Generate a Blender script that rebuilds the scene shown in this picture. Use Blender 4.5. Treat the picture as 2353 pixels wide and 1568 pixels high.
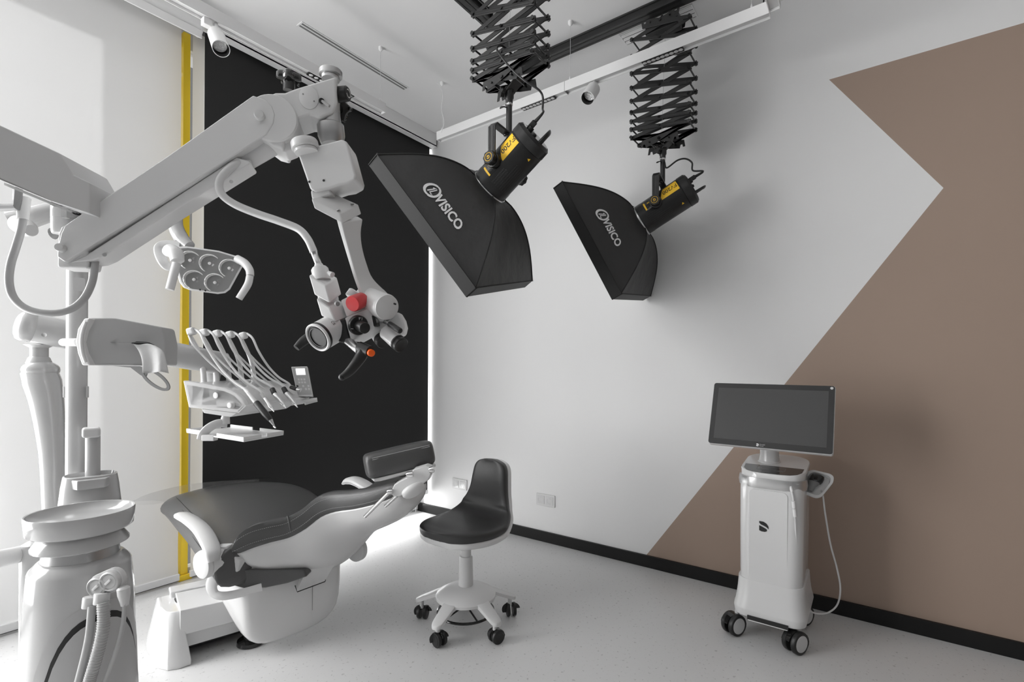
# Dental treatment room, black and white with a few accents of colour.
import bpy, bmesh, math, random
from mathutils import Vector, Matrix

for o in list(bpy.data.objects):
    bpy.data.objects.remove(o, do_unlink=True)
scene = bpy.context.scene
COL = scene.collection
random.seed(7)

# ------------------------------------------------------------------ camera
IMG_W, IMG_H = 2353, 1568
FOC = 1127.0            # focal length in pixels
CX, HC = 1176.5, 853.5  # principal column, row of the horizon at that column
ROLL = 0.0055
EYE = Vector((-2.8651, -3.0813, 1.17))
_th = math.radians(36.15)
FWD = Vector((math.cos(_th), math.sin(_th), 0))
_r0 = Vector((math.sin(_th), -math.cos(_th), 0))
UP = Vector((0, 0, 1))
RGT = _r0 * math.cos(ROLL) + UP * math.sin(ROLL)
UPC = -_r0 * math.sin(ROLL) + UP * math.cos(ROLL)

cam = bpy.data.cameras.new('camera')
cam.sensor_fit = 'HORIZONTAL'
cam.sensor_width = 36.0
cam.lens = FOC / IMG_W * 36.0
cam.shift_y = (HC - IMG_H / 2) / IMG_W
cam.clip_start = 0.02
cam_ob = bpy.data.objects.new('camera', cam)
COL.objects.link(cam_ob)
_m = Matrix((RGT, UPC, -FWD)).transposed().to_4x4()
_m.translation = EYE
cam_ob.matrix_world = _m
scene.camera = cam_ob

# ------------------------------------------------------------------ world, lights, exposure
world = bpy.data.worlds.new('world')
scene.world = world
world.use_nodes = True
world.node_tree.nodes['Background'].inputs[0].default_value = (1, 1, 1, 1)
world.node_tree.nodes['Background'].inputs[1].default_value = 0.20

sun = bpy.data.lights.new('sun', 'SUN')
sun.energy = 1.7
sun.angle = math.radians(2.0)
sun_ob = bpy.data.objects.new('sun', sun)
COL.objects.link(sun_ob)
sun_ob.rotation_euler = Vector((0.42, -0.75, -0.52)).to_track_quat('-Z', 'Y').to_euler()

def area(name, loc, direction, sx, sy, power):
    l = bpy.data.lights.new(name, 'AREA')
    l.shape = 'RECTANGLE'
    l.size, l.size_y = sx, sy
    l.energy = power
    o = bpy.data.objects.new(name, l)
    COL.objects.link(o)
    o.location = loc
    o.rotation_euler = Vector(direction).to_track_quat('-Z', 'Z').to_euler()
    return o

# added area light inside the blind, past the left edge, brightening the room
area('added_key_light', (-3.75, -0.12, 1.45), (0.12, -1, 0), 2.1, 2.5, 178)
# area light added behind the blackout blind, standing in for daylight on the floor
area('added_light_behind_blind', (-0.83, -0.085, 1.50), (0, -1, 0), 1.60, 2.9, 110)
# sky light falling on the glazing from outside
area('sky_on_glazing', (-1.9, 0.9, 1.6), (0, -1, 0), 5.0, 3.0, 48)

scene.view_settings.view_transform = 'Standard'
scene.view_settings.look = 'None'
scene.view_settings.gamma = 1.0
scene.view_settings.use_curve_mapping = False
scene.view_settings.exposure = 0.0
scene.cycles.use_denoising = True
scene.cycles.max_bounces = 8
scene.cycles.diffuse_bounces = 5

# ------------------------------------------------------------------ helpers: from the survey of the photograph to metres
def ray(px, py):
    return FWD + RGT * ((px - CX) / FOC) + UPC * ((HC - py) / FOC)

def P(px, py, z):
    """point seen at a pixel, z metres in front of the lens"""
    return EYE + ray(px, py) * z

def on_axis(px, py, ax, val):
    k = ray(px, py)
    return EYE + k * ((val - EYE[ax]) / k[ax])

def on_plane(px, py, o, n):
    k = ray(px, py)
    return EYE + k * ((Vector(o) - EYE).dot(n) / k.dot(n))

def V(*a):
    return Vector(a)

# ------------------------------------------------------------------ materials
MAT = {}
def mat(name, col, rough=0.5, metal=0.0, coat=0.0, spec=0.5, emit=None, estr=0.0, trans=0.0, bump=None, speck=None, vary=None, ior=1.45):
    m = bpy.data.materials.new(name)
    m.use_nodes = True
    nt = m.node_tree
    b = nt.nodes['Principled BSDF']
    c = (col, col, col) if isinstance(col, (int, float)) else tuple(col)
    b.inputs['Base Color'].default_value = (*c, 1)
    b.inputs['Roughness'].default_value = rough
    b.inputs['Metallic'].default_value = metal
    b.inputs['Coat Weight'].default_value = coat
    b.inputs['Coat Roughness'].default_value = 0.06
    b.inputs['Specular IOR Level'].default_value = spec
    b.inputs['Transmission Weight'].default_value = trans
    b.inputs['IOR'].default_value = ior
    if emit is not None:
        b.inputs['Emission Color'].default_value = (*((emit,) * 3 if isinstance(emit, (int, float)) else emit), 1)
        b.inputs['Emission Strength'].default_value = estr
    tc = nt.nodes.new('ShaderNodeTexCoord')
    if speck or vary:
        n = nt.nodes.new('ShaderNodeTexNoise')
        n.inputs['Scale'].default_value = (speck or vary)[0]
        n.inputs['Detail'].default_value = 2 if speck else 5
        nt.links.new(tc.outputs['Object'], n.inputs['Vector'])
        r = nt.nodes.new('ShaderNodeValToRGB')
        if speck:
            r.color_ramp.elements[0].position = 0.30
            r.color_ramp.elements[1].position = 0.36
            r.color_ramp.elements[0].color = (*[x * speck[1] for x in c], 1)
            r.color_ramp.elements[1].color = (*c, 1)
        else:
            r.color_ramp.elements[0].position = 0.3
            r.color_ramp.elements[1].position = 0.7
            r.color_ramp.elements[0].color = (*[x * (1 - vary[1]) for x in c], 1)
            r.color_ramp.elements[1].color = (*[min(1, x * (1 + vary[1])) for x in c], 1)
        nt.links.new(n.outputs['Fac'], r.inputs['Fac'])
        nt.links.new(r.outputs['Color'], b.inputs['Base Color'])
    if bump:
        n2 = nt.nodes.new('ShaderNodeTexNoise')
        n2.inputs['Scale'].default_value = bump[0]
        n2.inputs['Detail'].default_value = bump[2] if len(bump) > 2 else 3
        nt.links.new(tc.outputs['Object'], n2.inputs['Vector'])
        bp = nt.nodes.new('ShaderNodeBump')
        bp.inputs['Strength'].default_value = bump[1]
        bp.inputs['Distance'].default_value = 0.01
        nt.links.new(n2.outputs['Fac'], bp.inputs['Height'])
        nt.links.new(bp.outputs['Normal'], b.inputs['Normal'])
    MAT[name] = m
    return m

def fabric_translucent(name, col, weight):
    """woven blind cloth that lets daylight through"""
    m = bpy.data.materials.new(name)
    m.use_nodes = True
    nt = m.node_tree
    out = nt.nodes['Material Output']
    nt.nodes.remove(nt.nodes['Principled BSDF'])
    d = nt.nodes.new('ShaderNodeBsdfDiffuse')
    t = nt.nodes.new('ShaderNodeBsdfTranslucent')
    mx = nt.nodes.new('ShaderNodeMixShader')
    d.inputs['Color'].default_value = (col, col, col, 1)
    t.inputs['Color'].default_value = (col, col, col, 1)
    mx.inputs[0].default_value = weight
    nt.links.new(d.outputs[0], mx.inputs[1])
    nt.links.new(t.outputs[0], mx.inputs[2])
    nt.links.new(mx.outputs[0], out.inputs['Surface'])
    tc = nt.nodes.new('ShaderNodeTexCoord')
    n = nt.nodes.new('ShaderNodeTexNoise')
    n.inputs['Scale'].default_value = 900
    bp = nt.nodes.new('ShaderNodeBump')
    bp.inputs['Strength'].default_value = 0.08
    bp.inputs['Distance'].default_value = 0.001
    nt.links.new(tc.outputs['Object'], n.inputs['Vector'])
    nt.links.new(n.outputs['Fac'], bp.inputs['Height'])
    nt.links.new(bp.outputs['Normal'], d.inputs['Normal'])
    MAT[name] = m
    return m

mat('wall_paint', 0.78, 0.40, spec=0.4, bump=(160, 0.03))
mat('brown_paint', (0.36, 0.272, 0.22), 0.45, spec=0.4, bump=(160, 0.03))
mat('ceiling_paint', 0.80, 0.7, spec=0.2)
mat('vinyl_floor', 0.64, 0.32, spec=0.4, speck=(70, 0.72), bump=(300, 0.02))
mat('baseboard_black', 0.012, 0.45, spec=0.3)
mat('dark_strip', 0.03, 0.5)
mat('white_satin', 0.80, 0.38)
mat('white_gloss', 0.68, 0.12, coat=0.35)
mat('white_plastic', 0.68, 0.30)
mat('white_matte', 0.78, 0.55)
mat('grey_plastic', 0.42, 0.40)
mat('light_grey', 0.62, 0.40)
mat('mid_grey', 0.22, 0.45)
mat('yellow_steel', (0.90, 0.63, 0.03), 0.35)
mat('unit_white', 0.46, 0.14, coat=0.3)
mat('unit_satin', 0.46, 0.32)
mat('black_blind', 0.030, 0.75, spec=0.25, bump=(700, 0.05))
fabric_translucent('white_blind', 0.82, 0.55)
mat('glass', 1.0, 0.0, trans=1.0, ior=1.45)
mat('black_plastic', 0.016, 0.38)
mat('black_gloss', 0.012, 0.12, coat=0.4)
mat('black_metal', 0.022, 0.34, metal=0.0, spec=0.6)
mat('black_cloth', 0.034, 0.50, spec=0.5, bump=(14, 0.55, 6))
mat('black_cloth_trim', 0.016, 0.55, spec=0.4)
mat('black_leather', 0.085, 0.36, spec=0.6, bump=(260, 0.06))
mat('black_vinyl', 0.042, 0.40, spec=0.5, bump=(400, 0.03))
mat('thread', 0.45, 0.7)
mat('chrome', 0.75, 0.12, metal=1.0)
mat('brushed_steel', 0.62, 0.32, metal=1.0)
mat('satin_alu', 0.50, 0.33, metal=1.0)
mat('red_knob', (0.60, 0.035, 0.04), 0.30, coat=0.3)
mat('orange_button', (0.95, 0.13, 0.01), 0.4)
mat('yellow_print', (0.90, 0.55, 0.03), 0.45)
mat('white_print', 0.80, 0.6)
mat('dark_print', 0.02, 0.5)
mat('grey_print', 0.45, 0.5)
mat('screen_black', 0.022, 0.22, spec=0.5)
mat('display_lit', 0.8, 0.4, emit=0.9, estr=0.75)
mat('reflector', 0.93, 0.16, metal=0.25, coat=0.6, bump=(120, 0.6))
mat('lens_clear', 0.95, 0.02, trans=1.0, ior=1.3)
mat('clear_film', 1.0, 0.05, trans=1.0, ior=1.05)
mat('tissue', 0.62, 0.8, bump=(30, 0.3))
mat('white_diffuser', 0.85, 0.6)

# ------------------------------------------------------------------ helpers: objects
ROOT = {}
def thing(name, label, cat, loc, group=None):
    o = bpy.data.objects.new(name, None)
    COL.objects.link(o)
    o.location = loc
    o.empty_display_size = 0.05
    o['label'] = label
    o['category'] = cat
    if group:
        o['group'] = group
    ROOT[o.name] = Vector(loc)
    return o

def tag(o, label, cat, group=None):
    o['label'] = label
    o['category'] = cat
    if group:
        o['group'] = group
    return o

def obj(name, bm, m, parent=None, bevel=0, seg=2, sharp=32, sub=0, label=None, kind=None, base=None, solid=0):
    """one mesh object from a bmesh held in room coordinates"""
    off = Vector((0, 0, 0))
    p = parent
    if parent is not None:
        top = parent
        while top.parent is not None:
            top = top.parent
        off = ROOT.get(top.name, Vector((0, 0, 0)))
    elif base is not None:
        off = Vector(base)
    bmesh.ops.recalc_face_normals(bm, faces=bm.faces)
    if off.length:
        bmesh.ops.translate(bm, verts=bm.verts, vec=-off)
    me = bpy.data.meshes.new(name)
    bm.to_mesh(me)
    bm.free()
    for mm in (m if isinstance(m, (list, tuple)) else [m]):
        me.materials.append(MAT[mm])
    for pl in me.polygons:
        pl.use_smooth = True
    me.set_sharp_from_angle(angle=math.radians(sharp))
    o = bpy.data.objects.new(name, me)
    COL.objects.link(o)
    if parent is not None:
        o.parent = parent
    elif base is not None:
        o.location = off
        ROOT[o.name] = off
    if solid:
        md = o.modifiers.new('solid', 'SOLIDIFY')
        md.thickness = solid
        md.offset = 0
    if sub:
        md = o.modifiers.new('sub', 'SUBSURF')
        md.levels = md.render_levels = sub
    if bevel:
        md = o.modifiers.new('bevel', 'BEVEL')
        md.width = bevel
        md.segments = seg
        md.limit_method = 'ANGLE'
        md.angle_limit = math.radians(35)
        md.harden_normals = True
    if label:
        o['label'] = label
    if kind:
        o['kind'] = kind
    return o

# ------------------------------------------------------------------ helpers: shapes (all add to a bmesh, in room coordinates)
def NB():
    return bmesh.new()

def bx(bm, lo, hi):
    vs = [bm.verts.new((x, y, z)) for x in (lo[0], hi[0]) for y in (lo[1], hi[1]) for z in (lo[2], hi[2])]
    for f in ((0, 1, 3, 2), (4, 6, 7, 5), (0, 4, 5, 1), (2, 3, 7, 6), (0, 2, 6, 4), (1, 5, 7, 3)):
        bm.faces.new([vs[i] for i in f])
    return bm

def obx(bm, c, ax, ay, az, sx, sy, sz):
    """oriented box: centre, three unit axes, three full sizes"""
    c = Vector(c)
    vs = [bm.verts.new(c + ax * (i * sx / 2) + ay * (j * sy / 2) + az * (k * sz / 2)) for i in (-1, 1) for j in (-1, 1) for k in (-1, 1)]
    for f in ((0, 1, 3, 2), (4, 6, 7, 5), (0, 4, 5, 1), (2, 3, 7, 6), (0, 2, 6, 4), (1, 5, 7, 3)):
        bm.faces.new([vs[i] for i in f])
    return bm

def prism(bm, pts, vec):
    """closed outline swept along a vector"""
    vec = Vector(vec)
    a = [bm.verts.new(Vector(p)) for p in pts]
    b = [bm.verts.new(Vector(p) + vec) for p in pts]
    n = len(pts)
    bm.faces.new(a)
    bm.faces.new(b[::-1])
    for i in range(n):
        bm.faces.new((a[i], b[i], b[(i + 1) % n], a[(i + 1) % n]))
    return bm

def loft(bm, rings, cap=True, closed=False):
    vs = [[bm.verts.new(Vector(p)) for p in r] for r in rings]
    n = len(vs[0])
    for k in range(len(vs) - (0 if closed else 1)):
        a, b = vs[k], vs[(k + 1) % len(vs)]
        for i in range(n):
            bm.faces.new((a[i], a[(i + 1) % n], b[(i + 1) % n], b[i]))
    if cap and not closed:
        bm.faces.new(vs[0][::-1])
        bm.faces.new(vs[-1])
    return bm

def frame_of(ax):
    ax = Vector(ax).normalized()
    t = Vector((0, 0, 1)) if abs(ax.z) < 0.9 else Vector((1, 0, 0))
    a = ax.cross(t).normalized()
    return a, ax.cross(a).normalized(), ax

def lathe(bm, o, ax, prof, seg=28, cap=True):
    """profile [(radius, height)] turned about an axis"""
    a, b, ax = frame_of(ax)
    o = Vector(o)
    rings = []
    for r, h in prof:
        r = max(r, 1e-5)
        rings.append([o + ax * h + (a * math.cos(2 * math.pi * i / seg) + b * math.sin(2 * math.pi * i / seg)) * r for i in range(seg)])
    return loft(bm, rings, cap)

def cyl(bm, p0, p1, r0, r1=None, seg=24):
    p0, p1 = Vector(p0), Vector(p1)
    L = (p1 - p0).length
    return lathe(bm, p0, p1 - p0, [(r0, 0), (r0 if r1 is None else r1, L)], seg)

def rcyl(bm, p0, p1, r, e=0.003, seg=24):
    """cylinder with rounded rims"""
    p0, p1 = Vector(p0), Vector(p1)
    L = (p1 - p0).length
    e = min(e, L / 2.2, r / 1.2)
    pr = [(r - e, 0), (r - 0.3 * e, 0.3 * e), (r, e), (r, L - e), (r - 0.3 * e, L - 0.3 * e), (r - e, L)]
    return lathe(bm, p0, p1 - p0, pr, seg)

def smooth_path(pts, n=6):
    """Catmull-Rom through the points"""
    pts = [Vector(p) for p in pts]
    if len(pts) < 3:
        return pts
    out = []
    q = [pts[0] * 2 - pts[1]] + pts + [pts[-1] * 2 - pts[-2]]
    for i in range(1, len(q) - 2):
        a, b, c, d = q[i - 1], q[i], q[i + 1], q[i + 2]
        for k in range(n):
            t = k / n
            out.append(0.5 * ((2 * b) + (c - a) * t + (2 * a - 5 * b + 4 * c - d) * t * t + (3 * b - a - 3 * c + d) * t ** 3))
    out.append(pts[-1])
    return out

def tube(bm, pts, r, seg=14, n=6, cap=True, flat=None):
    """round bar along a smooth path; r a number or one radius per given point"""
    P0 = [Vector(p) for p in pts]
    path = smooth_path(P0, n)
    if isinstance(r, (int, float)):
        rs = [r] * len(path)
    else:
        rs = []
        for i in range(len(P0) - 1):
            for k in range(n if len(P0) > 2 else 1):
                t = k / n
                rs.append(r[i] * (1 - t) + r[i + 1] * t)
        rs.append(r[-1])
    rings = []
    prev = None
    for i, p in enumerate(path):
        t = (path[min(i + 1, len(path) - 1)] - path[max(i - 1, 0)]).normalized()
        if prev is None:
            a = frame_of(t)[0]
        else:
            a = prev - t * prev.dot(t)
            a = a.normalized() if a.length > 1e-6 else frame_of(t)[0]
        prev = a
        b = t.cross(a)
        fa, fb = (1, 1) if flat is None else flat
        rings.append([p + (a * math.cos(2 * math.pi * k / seg) * fa + b * math.sin(2 * math.pi * k / seg) * fb) * rs[i] for k in range(seg)])
    return loft(bm, rings, cap)

def ball(bm, c, r, sx=1, sy=1, sz=1, seg=20):
    m = Matrix.Translation(Vector(c)) @ Matrix.Diagonal((sx, sy, sz, 1))
    bmesh.ops.create_uvsphere(bm, u_segments=seg, v_segments=seg // 2 + 2, radius=r, matrix=m)
    return bm

def torus(bm, c, ax, R, r, seg=32, ms=10):
    a, b, ax = frame_of(ax)
    c = Vector(c)
    rings = []
    for i in range(seg):
        t = 2 * math.pi * i / seg
        d = a * math.cos(t) + b * math.sin(t)
        rings.append([c + d * (R + r * math.cos(2 * math.pi * k / ms)) + ax * (r * math.sin(2 * math.pi * k / ms)) for k in range(ms)])
    return loft(bm, rings, closed=True)

def rrect(w, h, r, n=5):
    """rounded rectangle outline, centred, as 2-d points"""
    r = min(r, w / 2 - 1e-4, h / 2 - 1e-4)
    out = []
    for cx, cy, a0 in ((w / 2 - r, h / 2 - r, 0), (-w / 2 + r, h / 2 - r, 90), (-w / 2 + r, -h / 2 + r, 180), (w / 2 - r, -h / 2 + r, 270)):
        for k in range(n + 1):
            a = math.radians(a0 + 90 * k / n)
            out.append((cx + r * math.cos(a), cy + r * math.sin(a)))
    return out

def lift2(pts2, o, ax, ay):
    o = Vector(o)
    return [o + ax * x + ay * y for x, y in pts2]

def round_poly(pts, r, n=4, closed=True):
    """round the corners of a 3-d outline; r one number or one per corner"""
    pts = [Vector(p) for p in pts]
    out = []
    N = len(pts)
    for i, p in enumerate(pts):
        ri = r[i] if isinstance(r, (list, tuple)) else r
        if ri <= 0:
            out.append(p)
            continue
        a, b = pts[i - 1], pts[(i + 1) % N]
        da, db = a - p, b - p
        t = min(ri, da.length * 0.48, db.length * 0.48)
        s, e = p + da.normalized() * t, p + db.normalized() * t
        for k in range(n + 1):
            u = k / n
            out.append(s * (1 - u) ** 2 + p * 2 * u * (1 - u) + e * u * u)
    return out

def text_bm(bm, s, o, ax, ay, size, depth=0.0008, bold=0.0, width=1.0, italic=0.0, align='CENTER'):
    """raised lettering: origin, writing direction, up direction, letter height"""
    cu = bpy.data.curves.new('lettering', 'FONT')
    cu.body = s
    cu.size = 1.0
    cu.align_x = align
    cu.align_y = 'CENTER'
    cu.offset = bold
    cu.shear = italic
    cu.resolution_u = 3
    to = bpy.data.objects.new('lettering', cu)
    COL.objects.link(to)
    bpy.context.view_layer.update()
    dg = bpy.context.evaluated_depsgraph_get()
    me = bpy.data.meshes.new_from_object(to.evaluated_get(dg))
    k = size / 0.70
    az = ax.cross(ay).normalized()
    M = Matrix((ax * k * width, ay * k, az * k)).transposed().to_4x4()
    M.translation = Vector(o)
    me.transform(M)
    n0 = len(bm.faces)
    bm.from_mesh(me)
    bm.faces.ensure_lookup_table()
    fs = bm.faces[n0:]
    if depth:
        r = bmesh.ops.extrude_face_region(bm, geom=fs)
        bmesh.ops.translate(bm, verts=[v for v in r['geom'] if isinstance(v, bmesh.types.BMVert)], vec=az * depth)
    bpy.data.objects.remove(to, do_unlink=True)
    bpy.data.curves.remove(cu)
    bpy.data.meshes.remove(me)
    return bm

def struct(name, bm, m, **k):
    o = obj(name, bm, m, **k)
    o['kind'] = 'structure'
    return o

# ================================================================== the room
CEIL = 3.094
XL, YB = -6.6, -6.4

def thin_glass(name, gloss, tint=0.97):
    m = bpy.data.materials.new(name)
    m.use_nodes = True
    nt = m.node_tree
    nt.nodes.remove(nt.nodes['Principled BSDF'])
    t = nt.nodes.new('ShaderNodeBsdfTransparent')
    g = nt.nodes.new('ShaderNodeBsdfGlossy')
    g.inputs['Roughness'].default_value = 0.04
    t.inputs['Color'].default_value = (tint, tint, tint, 1)
    mx = nt.nodes.new('ShaderNodeMixShader')
    mx.inputs[0].default_value = gloss
    nt.links.new(t.outputs[0], mx.inputs[1])
    nt.links.new(g.outputs[0], mx.inputs[2])
    nt.links.new(mx.outputs[0], nt.nodes['Material Output'].inputs['Surface'])
    MAT[name] = m
thin_glass('window_glass', 0.06)
thin_glass('film', 0.13, 0.93)

struct('floor', bx(NB(), (XL, YB, -0.08), (0.12, 0.12, 0.0)), 'vinyl_floor')
struct('ceiling', bx(NB(), (XL, YB, CEIL), (0.12, 0.12, CEIL + 0.1)), 'ceiling_paint')

# wall with the painted brown zigzag
pA = on_axis(1905, 183, 0, 0); pC = on_axis(2168, 432, 0, 0); pD = on_axis(1487, 1274, 0, 0)
k = (pD.y - pC.y) / (pD.z - pC.z)
yE = pD.y - k * pD.z
bm = NB()
def yz(y, z): return bm.verts.new((0, y, z))
e, c, a = yz(yE, 0), yz(pC.y, pC.z), yz(pA.y, pA.z)
q0, q1, q2, q3, q4 = yz(0.12, 0), yz(0.12, CEIL), yz(YB, CEIL), yz(YB, pA.z), yz(YB, 0)
f1 = bm.faces.new((q0, e, c, a, q3, q2, q1))
f2 = bm.faces.new((e, q4, q3, a, c))
f2.material_index = 1
bx(bm, (0.002, YB, 0), (0.12, 0.12, CEIL))
struct('wall_right', bm, ['wall_paint', 'brown_paint'])
struct('baseboard_right', bx(NB(), (-0.018, YB, 0), (0, -0.03, 0.070)), 'baseboard_black', bevel=0.002)
struct('wall_rear', bx(NB(), (XL, YB - 0.12, 0), (0.12, YB, CEIL)), 'mid_grey')

# glazed front: dark threshold, frame, panes
struct('trim_1', bx(NB(), (XL, -0.004, 0), (-0.002, 0.03, 0.012)), 'dark_strip')
bm = NB()
bx(bm, (XL, 0.03, 0.0), (0, 0.09, 0.05))
bx(bm, (XL, 0.03, CEIL - 0.12), (0, 0.09, CEIL))
for x in (-0.05, -3.6, -5.2, XL):
    bx(bm, (x, 0.03, 0.05), (x + 0.05, 0.09, CEIL - 0.12))
win = struct('window_1', bm, 'light_grey', bevel=0.003)
for x0, x1 in ((-1.70, -0.05), (-3.55, -1.77), (-5.15, -3.6)):
    obj('pane', bx(NB(), (x0, 0.055, 0.05), (x1, 0.063, CEIL - 0.12)), 'window_glass', win)
# canopy and fin of the facade outside, which shade the blinds
struct('wall_facade_canopy', bx(NB(), (XL - 1, 0.12, CEIL), (0.6, 0.42, CEIL + 0.12)), 'wall_paint')
struct('wall_facade_fin', bx(NB(), (-2.40, 0.50, -0.2), (-2.06, 0.62, CEIL + 0.1)), 'wall_paint')

# yellow steel post between the two window bays
post = thing('window_post', 'tall yellow steel post between the white blind and the black blind', 'post', (-1.735, 0, 0))
obj('shaft', bx(NB(), (-1.751, -0.004, 0.03), (-1.716, 0.09, CEIL - 0.05)), 'yellow_steel', post, bevel=0.002)
obj('foot_plate', bx(NB(), (-1.765, -0.020, 0.0), (-1.700, -0.002, 0.030)), 'yellow_steel', post, bevel=0.002)

# white screens close to the glass
def screen(name, label, x0, x1, y, z0, z1, wave):
    t = thing(name, label, 'blind', ((x0 + x1) / 2, y, z0))
    bm = NB()
    nx, nz = 14, 40
    grid = []
    for j in range(nz + 1):
        row = []
        for i in range(nx + 1):
            u, v = i / nx, j / nz
            w = wave * math.sin(v * 19 + 0.7) * (1 - v) ** 1.2
            x = x0 + (x1 - x0) * u + (w if u in (0, 1) else 0) * (1 if u == 0 else -1)
            yy = y + wave * 0.8 * math.sin(v * 19) * abs(u - 0.5) ** 6 * 64 * (1 - v)
            row.append(bm.verts.new((x, yy, z0 + (z1 - z0) * v)))
        grid.append(row)
    for j in range(nz):
        for i in range(nx):
            bm.faces.new((grid[j][i], grid[j][i + 1], grid[j + 1][i + 1], grid[j + 1][i]))
    obj('fabric', bm, 'white_blind', t)
    obj('bottom_bar', bx(NB(), (x0 - 0.002, y - 0.012, z0 - 0.034), (x1 + 0.002, y + 0.008, z0 + 0.002)), 'white_satin', t, bevel=0.003)
    return t
screen('screen_blind', 'white translucent roller blind filling the left edge behind the dental unit', XL + 0.05, -1.768, -0.022, 0.047, CEIL - 0.02, 0.003)
screen('screen_blind', 'white translucent roller blind hanging behind the black blackout blind', -1.712, -0.012, -0.022, 0.047, CEIL - 0.02, 0.003)

# blackout blind, let down, on the right bay
YB2 = -0.150
t = thing('blackout_blind', 'black blackout roller blind let down in front of the window', 'blind', (-0.85, YB2, 0.2))
xl, xr = on_axis(468, 600, 1, YB2).x, on_axis(990.5, 600, 1, YB2).x
xr = min(xr, -0.02)
zb = on_axis(988, 1124, 1, YB2).z
obj('fabric', bx(NB(), (xl, YB2 - 0.001, zb), (xr, YB2 + 0.001, CEIL - 0.06)), 'black_blind', t)
obj('bottom_bar', bx(NB(), (xl, YB2 - 0.012, zb - 0.034), (xr, YB2 + 0.008, zb)), 'white_satin', t, bevel=0.003)
bm = NB(); cyl(bm, (xl, YB2 + 0.03, CEIL - 0.06), (xr, YB2 + 0.03, CEIL - 0.06), 0.03)
obj('roller', bm, 'black_blind', t)
# guide wires of the white screen, seen below the black blind
bm = NB(); cyl(bm, (-0.05, -0.045, 0.0), (-0.05, -0.045, 0.30), 0.004, seg=8)
obj('guide_rod', bm, 'white_satin', t)

# cassette along the head of the glazing
yc = on_axis(1003, 308, 2, CEIL).y
z1 = on_axis(975, 323, 1, yc).z
bm = NB()
bx(bm, (XL, yc, z1), (-0.012, yc + 0.012, CEIL))
bx(bm, (XL, yc, z1 - 0.003), (-0.012, YB2 - 0.03, z1 + 0.012))
bx(bm, (-0.020, yc, z1), (-0.012, -0.02, CEIL))
t = obj('blind_cassette', bm, 'white_satin', bevel=0.0015, base=(-1.5, yc, CEIL))
tag(t, 'long white box along the ceiling above both roller blinds', 'blind box')

# rolled-up blackout blind over the left bay
c0 = on_axis(466, 66, 1, yc - 0.03)
t = thing('rolled_blind', 'white rolled-up roller blind with rounded end cap above the yellow post', 'blind', c0)
rr = 0.042
cc = Vector((c0.x, yc - 0.005, c0.z + 0.012))
bm = NB(); cyl(bm, (XL, cc.y, cc.z), (cc.x - 0.012, cc.y, cc.z), rr)
obj('fabric_roll', bm, 'white_satin', t)
bm = NB(); rcyl(bm, (cc.x - 0.014, cc.y, cc.z), (cc.x, cc.y, cc.z), rr + 0.006, 0.004)
obj('end_cap', bm, 'white_plastic', t)
obj('bracket', bx(NB(), (cc.x - 0.05, cc.y + 0.02, cc.z), (cc.x - 0.015, yc + 0.02, CEIL - 0.005)), 'white_plastic', t, bevel=0.002)
bm = NB(); bx(bm, (XL, cc.y - 0.036, cc.z - 0.072), (cc.x - 0.006, cc.y - 0.028, cc.z - 0.03))
obj('bottom_bar', bm, 'white_satin', t, bevel=0.003)

# ------------------------------------------------------------------ ceiling fittings
a0, b0 = on_axis(684, 58, 2, CEIL), on_axis(925, 207, 2, CEIL)
t = thing('slot_diffuser', 'slim ceiling air slot with two dark grooves beside the blind box', 'air vent', (a0.x, a0.y, CEIL))
w = 0.050
bm = NB(); bx(bm, (a0.x - 0.004, a0.y - w, CEIL - 0.004), (b0.x + 0.004, a0.y + 0.004, CEIL + 0.002))
obj('flange', bm, 'ceiling_paint', t)
for dy in (-0.012, -0.036):
    obj('slot', bx(NB(), (a0.x + 0.004, a0.y + dy - 0.006, CEIL - 0.0055), (b0.x - 0.004, a0.y + dy + 0.006, CEIL - 0.0035)), 'mid_grey', t)

g0, g1 = on_axis(1425, 80, 2, CEIL), on_axis(1600, 35, 2, CEIL)
gx0, gx1, gy0, gy1 = g0.x, on_axis(1440, 102, 2, CEIL).x, g1.y, g0.y
t = thing('ceiling_grille', 'ceiling air grille with parallel louvres behind the right pantograph', 'air vent', (gx0, gy0, CEIL))
bm = NB()
for x in (gx0 - 0.006, gx1):
    bx(bm, (x, gy0 - 0.006, CEIL - 0.006), (x + 0.006, gy1 + 0.006, CEIL))
for y in (gy0 - 0.006, gy1):
    bx(bm, (gx0, y, CEIL - 0.006), (gx1, y + 0.006, CEIL))
obj('frame', bm, 'ceiling_paint', t)
obj('shaft', bx(NB(), (gx0, gy0, CEIL - 0.001), (gx1, gy1, CEIL + 0.0005)), 'dark_strip', t)
for i in range(3):
    x = gx0 + (gx1 - gx0) * (i + 0.55) / 3.1
    bm = NB(); obx(bm, (x, (gy0 + gy1) / 2, CEIL - 0.004), V(0.92, 0, -0.39), V(0, 1, 0), V(0.39, 0, 0.92), 0.019, gy1 - gy0, 0.002)
    obj('louvre', bm, 'white_matte', t)

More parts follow.
